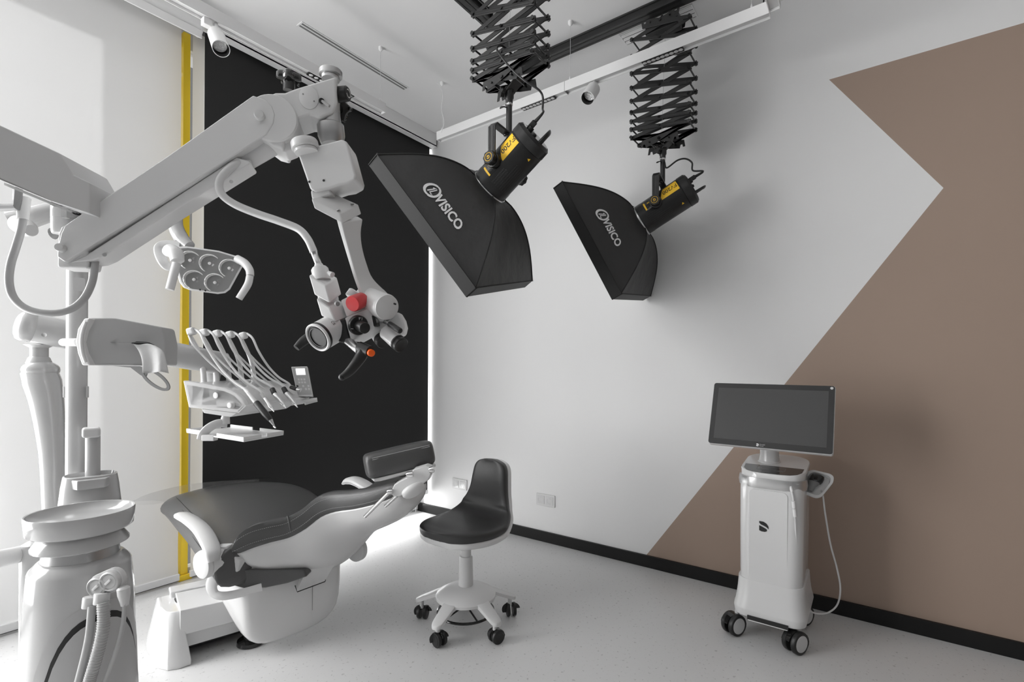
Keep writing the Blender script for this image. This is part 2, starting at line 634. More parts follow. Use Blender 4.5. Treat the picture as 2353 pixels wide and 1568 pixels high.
# black rails of the lamp system
def rail(name, label, p0, p1, w, h, z):
    p0, p1 = Vector(p0), Vector(p1)
    d = (p1 - p0).normalized(); s = Vector((-d.y, d.x, 0))
    t = thing(name, label, 'ceiling rail', (*p0[:2], z))
    L = (p1 - p0).length
    mid = (p0 + p1) / 2
    obj('web', obx(NB(), (mid.x, mid.y, z - h / 2), d, s, UP, L, w * 0.62, h), 'black_metal', t, bevel=0.001)
    for sg in (-1, 1):
        obj('flange', obx(NB(), Vector((mid.x, mid.y, z - h + 0.005)) + s * sg * w * 0.36, d, s, UP, L, w * 0.28, 0.010), 'black_metal', t, bevel=0.001)
        obj('top_flange', obx(NB(), Vector((mid.x, mid.y, z - 0.004)) + s * sg * w * 0.36, d, s, UP, L, w * 0.28, 0.008), 'black_metal', t, bevel=0.001)
    obj('end_plate', obx(NB(), Vector((p1.x, p1.y, z - h / 2)), d, s, UP, 0.006, w, h), 'black_metal', t, bevel=0.001)
    return t
RX2 = on_axis(1500, 30, 2, CEIL - 0.02).x - 0.028
rail('ceiling_rail', 'black ceiling rail along the wall carrying the right pantograph', (RX2, -5.8, 0), (RX2, -1.30, 0), 0.062, 0.05, CEIL)
RX1 = -1.235
rail('ceiling_rail', 'black ceiling rail overhead carrying the left pantograph', (RX1, -5.8, 0), (RX1, -1.50, 0), 0.062, 0.05, CEIL - 0.052)
ry = on_axis(1074, 4, 2, CEIL - 0.03).y
rail('cross_rail', 'black cross rail end showing behind the left pantograph at the top edge', (-4.6, ry, 0), (on_axis(1122, 52, 1, ry).x, ry, 0), 0.062, 0.05, CEIL)

# ------------------------------------------------------------------ suspended linear lights
def beam(name, label, p0, p1, cut0=True):
    p0, p1 = Vector(p0), Vector(p1)
    d = (p1 - p0).normalized(); s = Vector((-d.y, d.x, 0))
    L = (p1 - p0).length; mid = (p0 + p1) / 2
    t = thing(name, label, 'linear light', mid)
    w, h = 0.044, 0.054
    for sg in (-1, 1):
        obj('side_wall', obx(NB(), mid + s * sg * (w / 2 - 0.0015) - UP * h / 2, d, s, UP, L, 0.003, h), 'white_satin', t)
    obj('top_wall', obx(NB(), mid - UP * 0.0015, d, s, UP, L, w - 0.006, 0.003), 'white_satin', t)
    obj('groove', obx(NB(), mid - UP * (h - 0.012), d, s, UP, L - 0.006, w - 0.007, 0.002), 'light_grey', t)
    for e in (p0, p1):
        obj('end_plate', obx(NB(), e - UP * h / 2, d, s, UP, 0.003, w, h), 'white_satin', t)
    return t, d, s
def hang_wire(t, p, ztop):
    bm = NB(); cyl(bm, p, (p[0], p[1], ztop), 0.0011, seg=6)
    obj('suspension_wire', bm, 'light_grey', t)
    bm = NB(); lathe(bm, (p[0], p[1], ztop), (0, 0, -1), [(0.013, 0), (0.013, 0.014), (0.010, 0.020), (0.003, 0.026)], 16)
    obj('ceiling_rose', bm, 'white_satin', t)
    bm = NB(); lathe(bm, (p[0], p[1], p[2]), (0, 0, 1), [(0.006, 0), (0.005, 0.018), (0.0015, 0.03)], 12)
    obj('gripper', bm, 'white_satin', t)
def led_insert(t, c, d, s, n, pitch):
    """row of small black reflectors with bright lenses let into a beam"""
    L = n * pitch
    ins = obj('reflector_strip', obx(NB(), c, d, s, UP, L, 0.036, 0.010), 'black_plastic', t)
    for i in range(n):
        q = c + d * ((i + 0.5) * pitch - L / 2) - UP * 0.0052
        bm = NB(); lathe(bm, q, (0, 0, -1), [(0.011, 0), (0.008, 0.0015), (0.003, 0.002)], 12)
        obj('led_lens', bm, 'light_grey', ins)
    return ins

ZT = 2.762
XP2 = -0.508
y0 = on_axis(1003, 320, 0, XP2 - 0.022).y
y1 = on_axis(1767, 40, 0, XP2 - 0.022).y
l2, d, s = beam('linear_light', 'long white suspended light bar along the white wall', (XP2, y0, ZT), (XP2, y1, ZT))
for px, py in ((1310, 190), (1015, 303), (1727, 28)):
    q = on_axis(px, py, 0, XP2)
    hang_wire(l2, (XP2, q.y, ZT), CEIL)
jy = on_axis(1297, 200, 0, XP2 - 0.022).y
obj('joint', bx(NB(), (XP2 - 0.0225, jy - 0.001, ZT - 0.0545), (XP2 + 0.0225, jy + 0.001, ZT)), 'mid_grey', l2)
ya, yb = on_axis(1198, 258, 0, XP2 - 0.01).y, on_axis(1272, 228, 0, XP2 - 0.01).y
led_insert(l2, V(XP2, (ya + yb) / 2, ZT - 0.050), V(0, -1, 0), V(1, 0, 0), 9, abs(yb - ya) / 9)
ya, yb = on_axis(1475, 160, 0, XP2 - 0.01).y, on_axis(1568, 125, 0, XP2 - 0.01).y
led_insert(l2, V(XP2, (ya + yb) / 2, ZT - 0.050), V(0, -1, 0), V(1, 0, 0), 9, abs(yb - ya) / 9)
# curled feed cable at the left end
pp = on_axis(1015, 303, 0, XP2)
rose = Vector((XP2, pp.y + 0.0, CEIL))
bm = NB(); tube(bm, [P(1003, 192, rose.length and 3.05), P(1013, 200, 3.05), P(1017, 225, 3.05), P(1014, 250, 3.08), P(1020, 280, 3.1), P(1014, 305, 3.12)], 0.0018, 6)
obj('feed_cable', bm, 'white_satin', l2)

YP1 = -0.722
x1 = on_axis(886, 262, 1, YP1 - 0.022).x
l1, d, s = beam('linear_light', 'white suspended light bar running along the blind box', (XL, YP1, ZT), (x1, YP1, ZT))
q = on_axis(874, 237, 1, YP1); hang_wire(l1, (q.x, YP1, ZT), CEIL)
hang_wire(l1, (-2.6, YP1, ZT), CEIL)
xa = on_axis(711, 178, 1, YP1 - 0.01).x + 0.155
led_insert(l1, V(xa - 0.02, YP1, ZT - 0.050), V(1, 0, 0), V(0, 1, 0), 9, 0.030)

l3, d, s = beam('linear_light', 'white suspended light bar turning the corner at the top right', (XP2 - 0.024, y1 - 0.022, ZT), (-2.6, y1 - 0.022, ZT))
hang_wire(l3, (-1.2, y1 - 0.022, ZT), CEIL)
bm = NB(); tube(bm, [P(1752, -30, 2.25), P(1755, 0, 2.25), P(1753, 12, 2.25), P(1754, 20, 2.26)], 0.0035, 8)
obj('black_lead', bm, 'black_plastic', l3)

def spot(name, label, base, tip, r, anchor):
    """cylindrical track spot: open end at tip"""
    base, tip = Vector(base), Vector(tip)
    t = thing(name, label, 'spotlight', base)
    ax = (tip - base); L = ax.length; ax.normalize()
    bm = NB()
    lathe(bm, base, ax, [(0.001, 0), (r - 0.004, 0), (r - 0.001, 0.001), (r, 0.004), (r, L), (r - 0.0022, L), (r - 0.0022, L - 0.05), (0.001, L - 0.05)], 36, cap=False)
    obj('barrel', bm, 'white_satin', t, sharp=40)
    bm = NB(); lathe(bm, base, ax, [(r - 0.0025, L - 0.001), (r - 0.003, L - 0.045)], 36, cap=False)
    obj('inner_sleeve', bm, 'black_plastic', t)
    bm = NB(); lathe(bm, base, ax, [(r * 0.78, L - 0.034), (r * 0.5, L - 0.042), (0.002, L - 0.046)], 28)
    obj('reflector', bm, 'reflector', t)
    # short stem and adapter up into the track
    mid = base + ax * 0.02
    bm = NB(); cyl(bm, mid, Vector(anchor), 0.008, seg=12)
    obj('stem', bm, 'white_satin', t)
    return t
zt = (Vector((0, YP1, 0)) - EYE)
b1 = on_axis(496, 74, 1, YP1 - 0.0); z_ = (b1 - EYE).dot(FWD)
sp = spot('track_spotlight', 'white cylinder spotlight on the light bar above the black blind', P(497, 80, z_ - 0.03), P(508, 112, z_ - 0.10), 0.034, (b1.x, YP1, ZT - 0.05))
obj('adapter', bx(NB(), (b1.x - 0.055, YP1 - 0.016, ZT - 0.085), (b1.x - 0.02, YP1 + 0.016, ZT - 0.054)), 'white_satin', sp, bevel=0.002)
b2 = on_axis(1366, 200, 0, XP2); z_ = (b2 - EYE).dot(FWD)
spot('track_spotlight', 'grey-white cylinder spotlight on the light bar against the white wall', P(1364, 204, z_), P(1350, 226, z_ - 0.05), 0.036, (XP2, b2.y, ZT - 0.05))

# ------------------------------------------------------------------ sockets on the wall
def socket(px0, py0, px1, py1, label):
    c = on_axis((px0 + px1) / 2, (py0 + py1) / 2, 0, 0)
    w, h = 0.150, 0.081
    t = thing('wall_socket', label, 'socket', (0, c.y, c.z))
    ax, ay, az = V(0, -1, 0), V(0, 0, 1), V(-1, 0, 0)
    bm = NB(); prism(bm, lift2(rrect(w, h, 0.004), (0, c.y, c.z), ax, ay), az * 0.009)
    obj('frame', bm, 'white_plastic', t, bevel=0.0015)
    for sg in (-1, 1):
        o = Vector((-0.009, c.y - sg * 0.0355, c.z))
        bm = NB(); prism(bm, lift2(rrect(0.055, 0.055, 0.002), o, ax, ay), az * 0.0025)
        ins = obj('insert', bm, 'white_gloss', t, bevel=0.0006)
        bm = NB(); lathe(bm, o + az * 0.0026, az, [(0.0205, 0), (0.0205, 0.0006), (0.0185, 0.0006), (0.0180, -0.0012), (0.001, -0.0012)], 28, cap=False)
        obj('well', bm, 'light_grey', ins)
        for k in (-1, 1):
            bm = NB(); lathe(bm, o + az * 0.0018 + ay * 0.0 + ax * 0.0095 * k, az, [(0.0026, 0), (0.0026, 0.0004)], 10)
            obj('pin_hole', bm, 'dark_print', ins)
            bm = NB(); bx(bm, (o.x - 0.0034, o.y - 0.003, o.z + k * 0.0165 - 0.002), (o.x - 0.0016, o.y + 0.003, o.z + k * 0.0165 + 0.002))
            obj('earth_clip', bm, 'brushed_steel', ins)
    return t
socket(1040, 1100, 1074, 1126, 'white double wall socket between the headrest and the stool back')
socket(1233, 1133, 1276, 1166, 'white double wall socket to the right of the stool')

# ================================================================== pantographs, studio lamps, softboxes
def wrap_text(bm, s, size, fn, bold=0.0, width=1.0, italic=0.0):
    """lettering laid out flat, then carried onto a surface by fn(x, y)"""
    n0 = len(bm.verts)
    b2 = NB()
    text_bm(b2, s, (0, 0, 0), V(1, 0, 0), V(0, 1, 0), size, 0, bold, width, italic)
    me = bpy.data.meshes.new('tmp')
    b2.to_mesh(me); b2.free()
    bm.from_mesh(me)
    bpy.data.meshes.remove(me)
    bm.verts.ensure_lookup_table()
    for v in bm.verts[n0:]:
        v.co = fn(v.co.x, v.co.y)
    return bm

def shape2(bm, polys, fn):
    for pts in polys:
        vs = [bm.verts.new(fn(x, y)) for x, y in pts]
        bm.faces.new(vs)
    return bm

def arc2(cx, cy, rx, ry, a0, a1, n):
    return [(cx + rx * math.cos(math.radians(a0 + (a1 - a0) * i / n)), cy + ry * math.sin(math.radians(a0 + (a1 - a0) * i / n))) for i in range(n + 1)]

def band2(outer, inner):
    """quads between two equally long polylines"""
    return [[outer[i], outer[i + 1], inner[i + 1], inner[i]] for i in range(len(outer) - 1)]

def studio_lamp(label, front, rear, cable):
    front, rear = Vector(front), Vector(rear)
    a = (rear - front); L = a.length; a.normalize()
    sd = V(1, 0, 0); sd = (sd - a * sd.dot(a)).normalized()       # swivel axis, away from the lens
    tp = a.cross(sd)
    if tp.z < 0: tp = -tp
    mid = (front + rear) / 2
    c = (EYE - mid); c = (c - a * c.dot(a)).normalized()           # side turned to the lens
    b = a.cross(c)
    if b.dot(RGT) > 0: b = -b                                      # towards upper left in view
    R = 0.079
    t = thing('studio_lamp', label, 'studio light', mid)
    def S(x, phi, r=R):                                            # x metres from the front, phi degrees round the barrel
        p = math.radians(phi)
        return front + a * x + (c * math.cos(p) + b * math.sin(p)) * r
    bm = NB()
    lathe(bm, front, a, [(0.050, -0.012), (R - 0.002, -0.012), (R + 0.001, -0.009), (R + 0.001, 0.020), (R, 0.022), (R, L - 0.048), (R - 0.0015, L - 0.046), (R + 0.0015, L - 0.044), (R + 0.001, L - 0.010), (R - 0.008, L), (0.001, L)], 48)
    obj('barrel', bm, 'black_plastic', t, sharp=40)
    bm = NB(); lathe(bm, front, -a, [(R - 0.002, 0.010), (R + 0.004, 0.012), (R + 0.005, 0.022), (R - 0.004, 0.026)], 40)
    obj('mount_ring', bm, 'brushed_steel', t)
    # back panel with sockets, dial and hand grip
    bm = NB(); lathe(bm, rear, a, [(R - 0.012, -0.001), (R - 0.014, 0.002), (0.001, 0.002)], 36)
    bp = obj('back_panel', bm, 'black_gloss', t)
    for dx, dy, r_, h_ in ((0.022, 0.030, 0.011, 0.016), (-0.004, 0.034, 0.006, 0.006), (0.038, 0.004, 0.007, 0.010)):
        bm = NB(); rcyl(bm, rear + b * dy + c * dx, rear + b * dy + c * dx + a * h_, r_, 0.002, 16)
        obj('dial', bm, 'black_plastic', bp)
    bm = NB(); obx(bm, rear + a * 0.004 + b * 0.008 + c * 0.012, a, b, c, 0.006, 0.026, 0.026)
    obj('display', bm, 'grey_plastic', bp)
    g0 = rear - b * (R - 0.006) + c * (R * 0.55); g1 = rear - b * (R - 0.016) - c * (R * 0.75)
    bm = NB(); tube(bm, [rear - b * 0.028 + c * (R * 0.72), rear - b * 0.03 + c * (R * 0.72) + a * 0.034, rear - b * 0.032 + c * 0.02 + a * 0.046, rear - b * 0.032 - c * (R * 0.60) + a * 0.040, rear - b * 0.032 - c * (R * 0.66)], 0.011, 10, flat=(1, 0.55))
    obj('hand_grip', bm, 'black_plastic', t)
    # yellow plate FV200, name plate, warning mark
    bm = NB()
    x0, x1, p0, p1 = L * 0.44, L - 0.052, 22, 66
    N = 8
    quad = []
    for i in range(N + 1):
        v = i / N
        lo = x0 + 0.034 * max(0.0, v - 0.15) ** 1.0
        quad.append([S(lo + (x1 - lo) * k / 6, p0 + (p1 - p0) * v, R + 0.0006) for k in range(7)])
    for i in range(N):
        for k in range(6):
            bm.faces.new([bm.verts.new(q) for q in (quad[i][k], quad[i][k + 1], quad[i + 1][k + 1], quad[i + 1][k])])
    bmesh.ops.remove_doubles(bm, verts=bm.verts, dist=1e-5)
    pl = obj('name_plate', bm, 'yellow_print', t, label='yellow plate lettered FV200')
    cx_, cp_ = (x0 + x1) / 2 + 0.008, (p0 + p1) / 2
    bm = NB(); wrap_text(bm, 'FV200', 0.021, lambda x, y: S(cx_ - x, cp_ - math.degrees(y / R), R + 0.0011), 0.012, 1.0)
    obj('lettering', bm, 'dark_print', pl)
    bm = NB()
    xs = [0.030 + i * 0.005 for i in range(14)]
    for i in range(13):
        for k in range(6):
            ph0, ph1 = 20 + k * 8, 28 + k * 8
            bm.faces.new([bm.verts.new(S(x, p, R + 0.0005)) for x, p in ((xs[i], ph0), (xs[i + 1], ph0), (xs[i + 1], ph1), (xs[i], ph1))])
    bmesh.ops.remove_doubles(bm, verts=bm.verts, dist=1e-5)
    sp = obj('side_plate', bm, 'mid_grey', t)
    sp.data.materials[0] = MAT['black_gloss']
    bm = NB(); wrap_text(bm, 'Godox', 0.011, lambda x, y: S(0.074 - x, 46 - math.degrees(y / R), R + 0.0012), 0.02, 1.0)
    obj('lettering', bm, 'yellow_print', sp)
    bm = NB(); shape2(bm, [[(0.032, 22 + 7 * i), (0.040, 22 + 7 * i), (0.040, 29 + 7 * i), (0.032, 29 + 7 * i)] for i in range(5)], lambda x, y: S(x, y, R + 0.0012))
    obj('stripe', bm, 'yellow_print', sp)
    bm = NB(); shape2(bm, [[(0, 0), (0.013, 0.0), (0.0065, 0.012)]], lambda x, y: S(L * 0.70 + x, -34 + math.degrees(y / R), R + 0.0008))
    obj('warning_mark', bm, 'yellow_print', t)
    # perforated vent: holes too fine to pick apart
    bm = NB()
    for i in range(17):
        for k in range(11):
            x = 0.026 + i * 0.0068 + (0.0034 if k % 2 else 0); ph = 6 - k * 7.2
            if x > L * 0.62 - 0.0: continue
            if i > 10 and k < 3: continue
            bm.faces.new([bm.verts.new(S(x + 0.0027 * math.cos(math.radians(60 * q)), ph + math.degrees(0.0027 / R) * math.sin(math.radians(60 * q)), R + 0.0005)) for q in range(6)])
    o = obj('vent_holes', bm, 'dark_print', t, kind='stuff')
    # U-shaped yoke, knobs on both ends of the swivel axis
    pv = front + a * (L * 0.34)
    kn = pv - sd * (R + 0.030)
    h = 0.150
    top = [pv - sd * (R + 0.022) + UP * h, pv + sd * (R + 0.022) + UP * h]
    ya = (FWD - sd * FWD.dot(sd)); ya.z = 0; ya.normalize()
    bm = NB()
    prof = [(-R - 0.026, -0.018), (-R - 0.026, h - 0.02), (-R - 0.006, h), (R + 0.006, h), (R + 0.026, h - 0.02), (R + 0.026, -0.018), (R + 0.018, -0.018), (R + 0.018, h - 0.023), (R + 0.003, h - 0.008), (-R - 0.003, h - 0.008), (-R - 0.018, h - 0.023), (-R - 0.018, -0.018)]
    prism(bm, [pv + sd * x + UP * z - ya * 0.017 for x, z in prof], ya * 0.034)
    obj('yoke', bm, 'black_metal', t, bevel=0.0025)
    for z_ in (-0.008, 0.008):
        bm = NB(); obx(bm, pv - sd * (R + 0.0265) + UP * (h * 0.46) + ya * z_, UP, ya, sd, h * 0.78, 0.003, 0.002)
        obj('yoke_rib', bm, 'black_plastic', t)
    for sg in (-1, 1):
        k0 = pv + sd * sg * (R - 0.002)
        bm = NB(); rcyl(bm, k0, k0 + sd * sg * 0.022, 0.030, 0.003, 28)
        obj('pivot', bm, 'black_plastic', t)
        k1 = k0 + sd * sg * 0.028
        bm = NB()
        fa, fb, fx = frame_of(sd * sg)
        rings = []
        for hh, sc in ((0, 0.93), (0.003, 1.0), (0.016, 1.0), (0.019, 0.92)):
            rings.append([k1 + fx * hh + (fa * math.cos(q * math.pi / 24) + fb * math.sin(q * math.pi / 24)) * (0.0265 + 0.0014 * math.cos(8 * q * math.pi / 24)) * sc for q in range(48)])
        loft(bm, rings)
        kb = obj('lock_knob', bm, 'black_plastic', t)
        if sg < 0:
            bm = NB(); lathe(bm, k1 + fx * 0.0195, fx, [(0.0170, 0), (0.0170, 0.0006), (0.0155, 0.0006), (0.0155, 0)], 36, cap=False)
            obj('ring_print', bm, 'yellow_print', kb)
            bm = NB(); ux = RGT - fx * RGT.dot(fx); ux.normalize(); uy = fx.cross(ux)
            if uy.z < 0: uy = -uy
            wrap_text(bm, 'G', 0.013, lambda x, y: k1 + fx * 0.0202 - ux * x - uy * y, 0.02)
            obj('lettering', bm, 'yellow_print', kb)
    bm = NB(); rcyl(bm, pv + UP * (h - 0.016), pv + UP * (h - 0.008), 0.012, 0.002, 16)
    obj('bolt', bm, 'black_gloss', t)
    # mains plug and lead
    q0 = rear + a * 0.004 + b * 0.036 + c * 0.008
    bm = NB(); obx(bm, q0 + a * 0.016, a, b, c, 0.034, 0.022, 0.026)
    obj('plug', bm, 'black_plastic', t, bevel=0.003)
    bm = NB(); tube(bm, [q0 + a * 0.03, q0 + a * 0.075] + [Vector(x) for x in cable], [0.0075] + [0.0042] * (len(cable) + 1), 10)
    obj('power_cable', bm, 'black_plastic', t)
    return t, pv + UP * h, a, c, b, R

def softbox(label, C1, C2, C3, front, a, c, b, R, tx):
    """square softbox: rim corners C1 C2 C3 (fourth follows), fixed to the lamp front"""
    C1, C2, C3 = Vector(C1), Vector(C2), Vector(C3)
    C4 = C1 + C3 - C2
    rim = [C1, C2, C3, C4]
    ctr = (C1 + C3) / 2
    n = (ctr - front).normalized()
    lens_n = (C2 - C1).cross(C3 - C2).normalized()
    if lens_n.dot(n) < 0: lens_n = -lens_n
    hub = []
    for q in rim:
        d = q - ctr; d = (d - a * d.dot(a)).normalized()
        hub.append(front - a * 0.016 + d * (R + 0.004))
    t = thing('softbox', label, 'softbox', front)
    NT, NS = 12, 10
    back = [q - lens_n * 0.055 for q in rim]
    def rib(i, u):
        """curved rod from hub to rim corner"""
        h0, r1 = hub[i], back[i]
        d = (r1 - ctr); 
        bul = math.sin(math.pi * u ** 0.75) * 0.040
        return h0.lerp(r1, u) + (d.normalized() * 0.62 - lens_n * 0.78) * bul
    bmr = []
    for k in range(4):
        i, j = k, (k + 1) % 4
        bm = NB()
        grid = []
        for p in range(NT + 1):
            u = p / NT
            A, B = rib(i, u), rib(j, u)
            out = ((A + B) / 2 - (ctr * u + front * (1 - u))).normalized()
            row = []
            for q in range(NS + 1):
                v = q / NS
                sag = -0.018 * math.sin(math.pi * v) * math.sin(math.pi * u)
                sag += 0.004 * math.sin(9 * v + 4 * u + k) * math.sin(math.pi * v) * math.sin(math.pi * min(1, u * 1.1))
                row.append(bm.verts.new(A.lerp(B, v) + out * sag))
            grid.append(row)
        for p in range(NT):
            for q in range(NS):
                bm.faces.new((grid[p][q], grid[p][q + 1], grid[p + 1][q + 1], grid[p + 1][q]))
        obj('cloth_panel', bm, 'black_cloth', t, sharp=60)
        bm = NB(); tube(bm, [rib(i, p / NT) for p in range(NT + 1)], 0.0035, 8, n=2)
        obj('seam', bm, 'black_cloth_trim', t)
        # deep rim band
        bm = NB()
        e = (rim[j] - rim[i]).normalized()
        o_ = ((rim[i] + rim[j]) / 2 - ctr).normalized()
        prism(bm, [rim[i] + o_ * 0.004 - e * 0.004, back[i] + o_ * 0.004 - e * 0.004, back[i] - o_ * 0.002, rim[i] - o_ * 0.002], (rim[j] - rim[i]) + e * 0.008)
        obj('rim_band', bm, 'black_cloth_trim', t, bevel=0.002)
        bm = NB(); cyl(bm, back[i] + o_ * 0.005, back[j] + o_ * 0.005, 0.0025, seg=8)
        obj('piping', bm, 'black_cloth_trim', t)
    bm = NB(); bm.faces.new([bm.verts.new(ctr + (q - ctr) * 0.985 + lens_n * 0.001) for q in rim])
    obj('diffuser', bm, 'white_diffuser', t)
    bm = NB(); lathe(bm, front - a * 0.030, a, [(R - 0.006, 0), (R + 0.006, 0.001), (R + 0.006, 0.012), (R - 0.006, 0.014)], 40)
    obj('speed_ring', bm, 'brushed_steel', t)
    # printed name and emblem on the panel turned to the lens
    e = (C2 - C1).normalized()
    def F(x, y):                                     # x metres from C1 along the rim, y metres up the panel
        v = x / (C2 - C1).length
        u = 1 - y / 0.40
        A, B = rib(0, u), rib(1, u)
        out = ((A + B) / 2 - (ctr * u + front * (1 - u))).normalized()
        sag = -0.018 * math.sin(math.pi * v) * math.sin(math.pi * u)
        sag += 0.004 * math.sin(9 * v + 4 * u) * math.sin(math.pi * v) * math.sin(math.pi * min(1, u * 1.1))
        return A.lerp(B, v) + out * (sag + 0.0035)
    x0, y0, k = tx
    bm = NB()
    wrap_text(bm, 'VISICO', 0.040 * k, lambda x, y: F(x0 + x, y0 + y), 0.030, 1.02)
    pr = obj('lettering', bm, 'white_print', t, label='white printed name VISICO')
    bm = NB()
    r_ = 0.036 * k; ex = x0 - 0.128 * k
    sq = lambda pts: [(ex + x, y0 + y) for x, y in pts]
    polys = band2(sq(arc2(0, 0, r_, r_ * 0.95, 100, 330, 14)), sq(arc2(0.003 * k, 0, r_ * 0.72, r_ * 0.72, 100, 330, 14)))
    polys += band2(sq(arc2(0.006 * k, 0, r_, r_ * 0.95, -75, 120, 14)), sq(arc2(0.003 * k, 0, r_ * 0.78, r_ * 0.76, -75, 120, 14)))
    s_ = k * 0.001
    polys += [sq([(-8 * s_, 12 * s_), (10 * s_, 22 * s_), (4 * s_, 15 * s_), (-6 * s_, 7 * s_)]), sq([(-2 * s_, 10 * s_), (4 * s_, 13 * s_), (-2 * s_, -20 * s_), (-9 * s_, -17 * s_)]),
              sq([(8 * s_, 16 * s_), (14 * s_, 18 * s_), (9 * s_, -14 * s_), (3 * s_, -15 * s_)]), sq([(3 * s_, -15 * s_), (9 * s_, -14 * s_), (22 * s_, -12 * s_), (18 * s_, -18 * s_)])]
    shape2(bm, polys, F)
    obj('emblem', bm, 'white_print', t)
    return t

def bar(bm, p, q, x, w, th):
    """flat link between two joints, in a plane of constant x"""
    p, q = Vector(p), Vector(q)
    d = (q - p).normalized(); n = V(1, 0, 0); s = d.cross(n).normalized()
    e = d * w * 0.5
    obx(bm, (p + q) / 2 + V(x, 0, 0), d, n, s, (q - p).length + w, th, w)
    return bm

def pantograph(label, xf, yl, yr, zs, gap, rail_z, yspig, zspig, lean=0.0, extra_top=True):
    """scissor lift: two lattices xf and xf+gap, joints at yl (left) and yr (right) for every level in zs (top to bottom)"""
    ym = (yl + yr) / 2
    t = thing('pantograph', label, 'pantograph', (xf + gap / 2, ym, rail_z))
    W = 0.019
    n = len(zs)
    for lat in (0, 1):
        x = xf + gap * lat
        sg = -1 if lat == 0 else 1
        for i in range(n - 1):
            bm = NB(); bar(bm, (x, yl, zs[i]), (x, yr, zs[i + 1]), sg * 0.0035, W, 0.005)
            l1 = obj('link', bm, 'black_metal', t, bevel=0.001)
            bm = NB()
            d = (V(0, yr, zs[i + 1]) - V(0, yl, zs[i])).normalized(); s = d.cross(V(1, 0, 0))
            for k in (-0.3, 0.3):
                obx(bm, V(x + sg * 0.0065, ym, (zs[i] + zs[i + 1]) / 2) + s * k * W, d, V(1, 0, 0), s, abs(yr - yl) * 0.92, 0.002, 0.0022)
            obj('rib', bm, 'black_plastic', l1)
            bm = NB(); bar(bm, (x, yr, zs[i]), (x, yl, zs[i + 1]), -sg * 0.0035, W, 0.005)
            obj('link', bm, 'black_metal', t, bevel=0.001)
            bm = NB(); cyl(bm, (x - 0.012, ym, (zs[i] + zs[i + 1]) / 2), (x + 0.012, ym, (zs[i] + zs[i + 1]) / 2), 0.0062, seg=12)
            obj('pivot_bolt', bm, 'black_gloss', t)
    for i in range(n):
        for y in (yl, yr):
            bm = NB()
            cyl(bm, (xf - 0.012, y, zs[i]), (xf + gap + 0.012, y, zs[i]), 0.0042, seg=10)
            cyl(bm, (xf - 0.013, y, zs[i]), (xf - 0.006, y, zs[i]), 0.0085, seg=12)
            cyl(bm, (xf + gap + 0.006, y, zs[i]), (xf + gap + 0.013, y, zs[i]), 0.0085, seg=12)
            obj('cross_rod', bm, 'black_gloss', t)
    # end plates: lower (to the lamp) and upper (to the rail)
    def end_plates(z, dirz):
        for lat in (0, 1):
            x = xf + gap * lat
            for flip in (-1, 1):
                hw = (yr - yl) / 2 * flip
                pts = [(-hw * 1.05, -0.010 * dirz), (-hw * 1.02, 0.012 * dirz), (hw * 0.15, 0.026 * dirz), (hw * 0.52, 0.030 * dirz), (hw * 0.66, 0.066 * dirz), (hw * 0.60, 0.066 * dirz), (hw * 0.56, 0.050 * dirz), (hw * 0.50, 0.050 * dirz), (hw * 0.48, 0.064 * dirz), (hw * 0.36, 0.062 * dirz), (-hw * 0.3, 0.046 * dirz), (-hw * 1.05, 0.008 * dirz - 0.002)]
                pts = [(-hw * 1.04, -0.009), (hw * 0.46, 0.030 * dirz), (hw * 0.62, 0.034 * dirz), (hw * 0.66, 0.070 * dirz), (hw * 0.58, 0.070 * dirz), (hw * 0.56, 0.056 * dirz), (hw * 0.50, 0.056 * dirz), (hw * 0.47, 0.074 * dirz), (hw * 0.10, 0.062 * dirz), (-hw * 0.35, 0.034 * dirz), (-hw * 1.04, 0.009)]
                bm = NB(); prism(bm, [V(x + flip * 0.003 - 0.001, ym + y, z + zz) for y, zz in pts], V(0.003, 0, 0))
                obj('end_plate', bm, 'black_metal', t, bevel=0.0008)
        bm = NB()
        cyl(bm, (xf - 0.01, ym, z + 0.045 * dirz), (xf + gap + 0.01, ym, z + 0.045 * dirz), 0.008, seg=12)
        for k in (-0.05, 0.05):
            cyl(bm, (xf - 0.01, ym + k, z + 0.052 * dirz), (xf + gap + 0.01, ym + k, z + 0.052 * dirz), 0.0045, seg=10)
        obj('axle', bm, 'black_gloss', t)
        for k in (-1, 1):
            bm = NB(); obx(bm, (xf + gap / 2, ym + k * 0.026, z + 0.065 * dirz), V(1, 0, 0), V(0, 0.78 * k, -0.62 * dirz).normalized(), V(0, 0.62 * dirz * k, 0.78).normalized(), 0.05, 0.075, 0.006)
            obj('strut', bm, 'black_metal', t, bevel=0.001)
    end_plates(zs[-1], -1)
    # spigot and clamp under the lattice
    xm = xf + gap / 2
    zc = zs[-1] - 0.075
    bm = NB(); lathe(bm, (xm, ym, zc + 0.012), (0, 0, -1), [(0.017, 0), (0.019, 0.006), (0.019, 0.045), (0.015, 0.052), (0.015, 0.066)], 20)
    obj('socket', bm, 'black_metal', t)
    bm = NB(); cyl(bm, (xm, ym, zc - 0.050), (xm, ym, zspig), 0.0125, seg=18)
    obj('stud', bm, 'black_metal', t)
    bm = NB(); lathe(bm, (xm, ym, zc - 0.052), (0, 0, -1), [(0.0135, 0), (0.0155, 0.004), (0.0155, 0.010), (0.013, 0.013)], 18)
    obj('collar', bm, 'chrome', t)
    kd = -FWD * 0.55 - RGT * 0.83; kd.z = 0; kd.normalize()
    bm = NB(); cyl(bm, Vector((xm, ym, zc - 0.018)), Vector((xm, ym, zc - 0.018)) + kd * 0.032, 0.006, seg=12)
    fa, fb, fx = frame_of(kd)
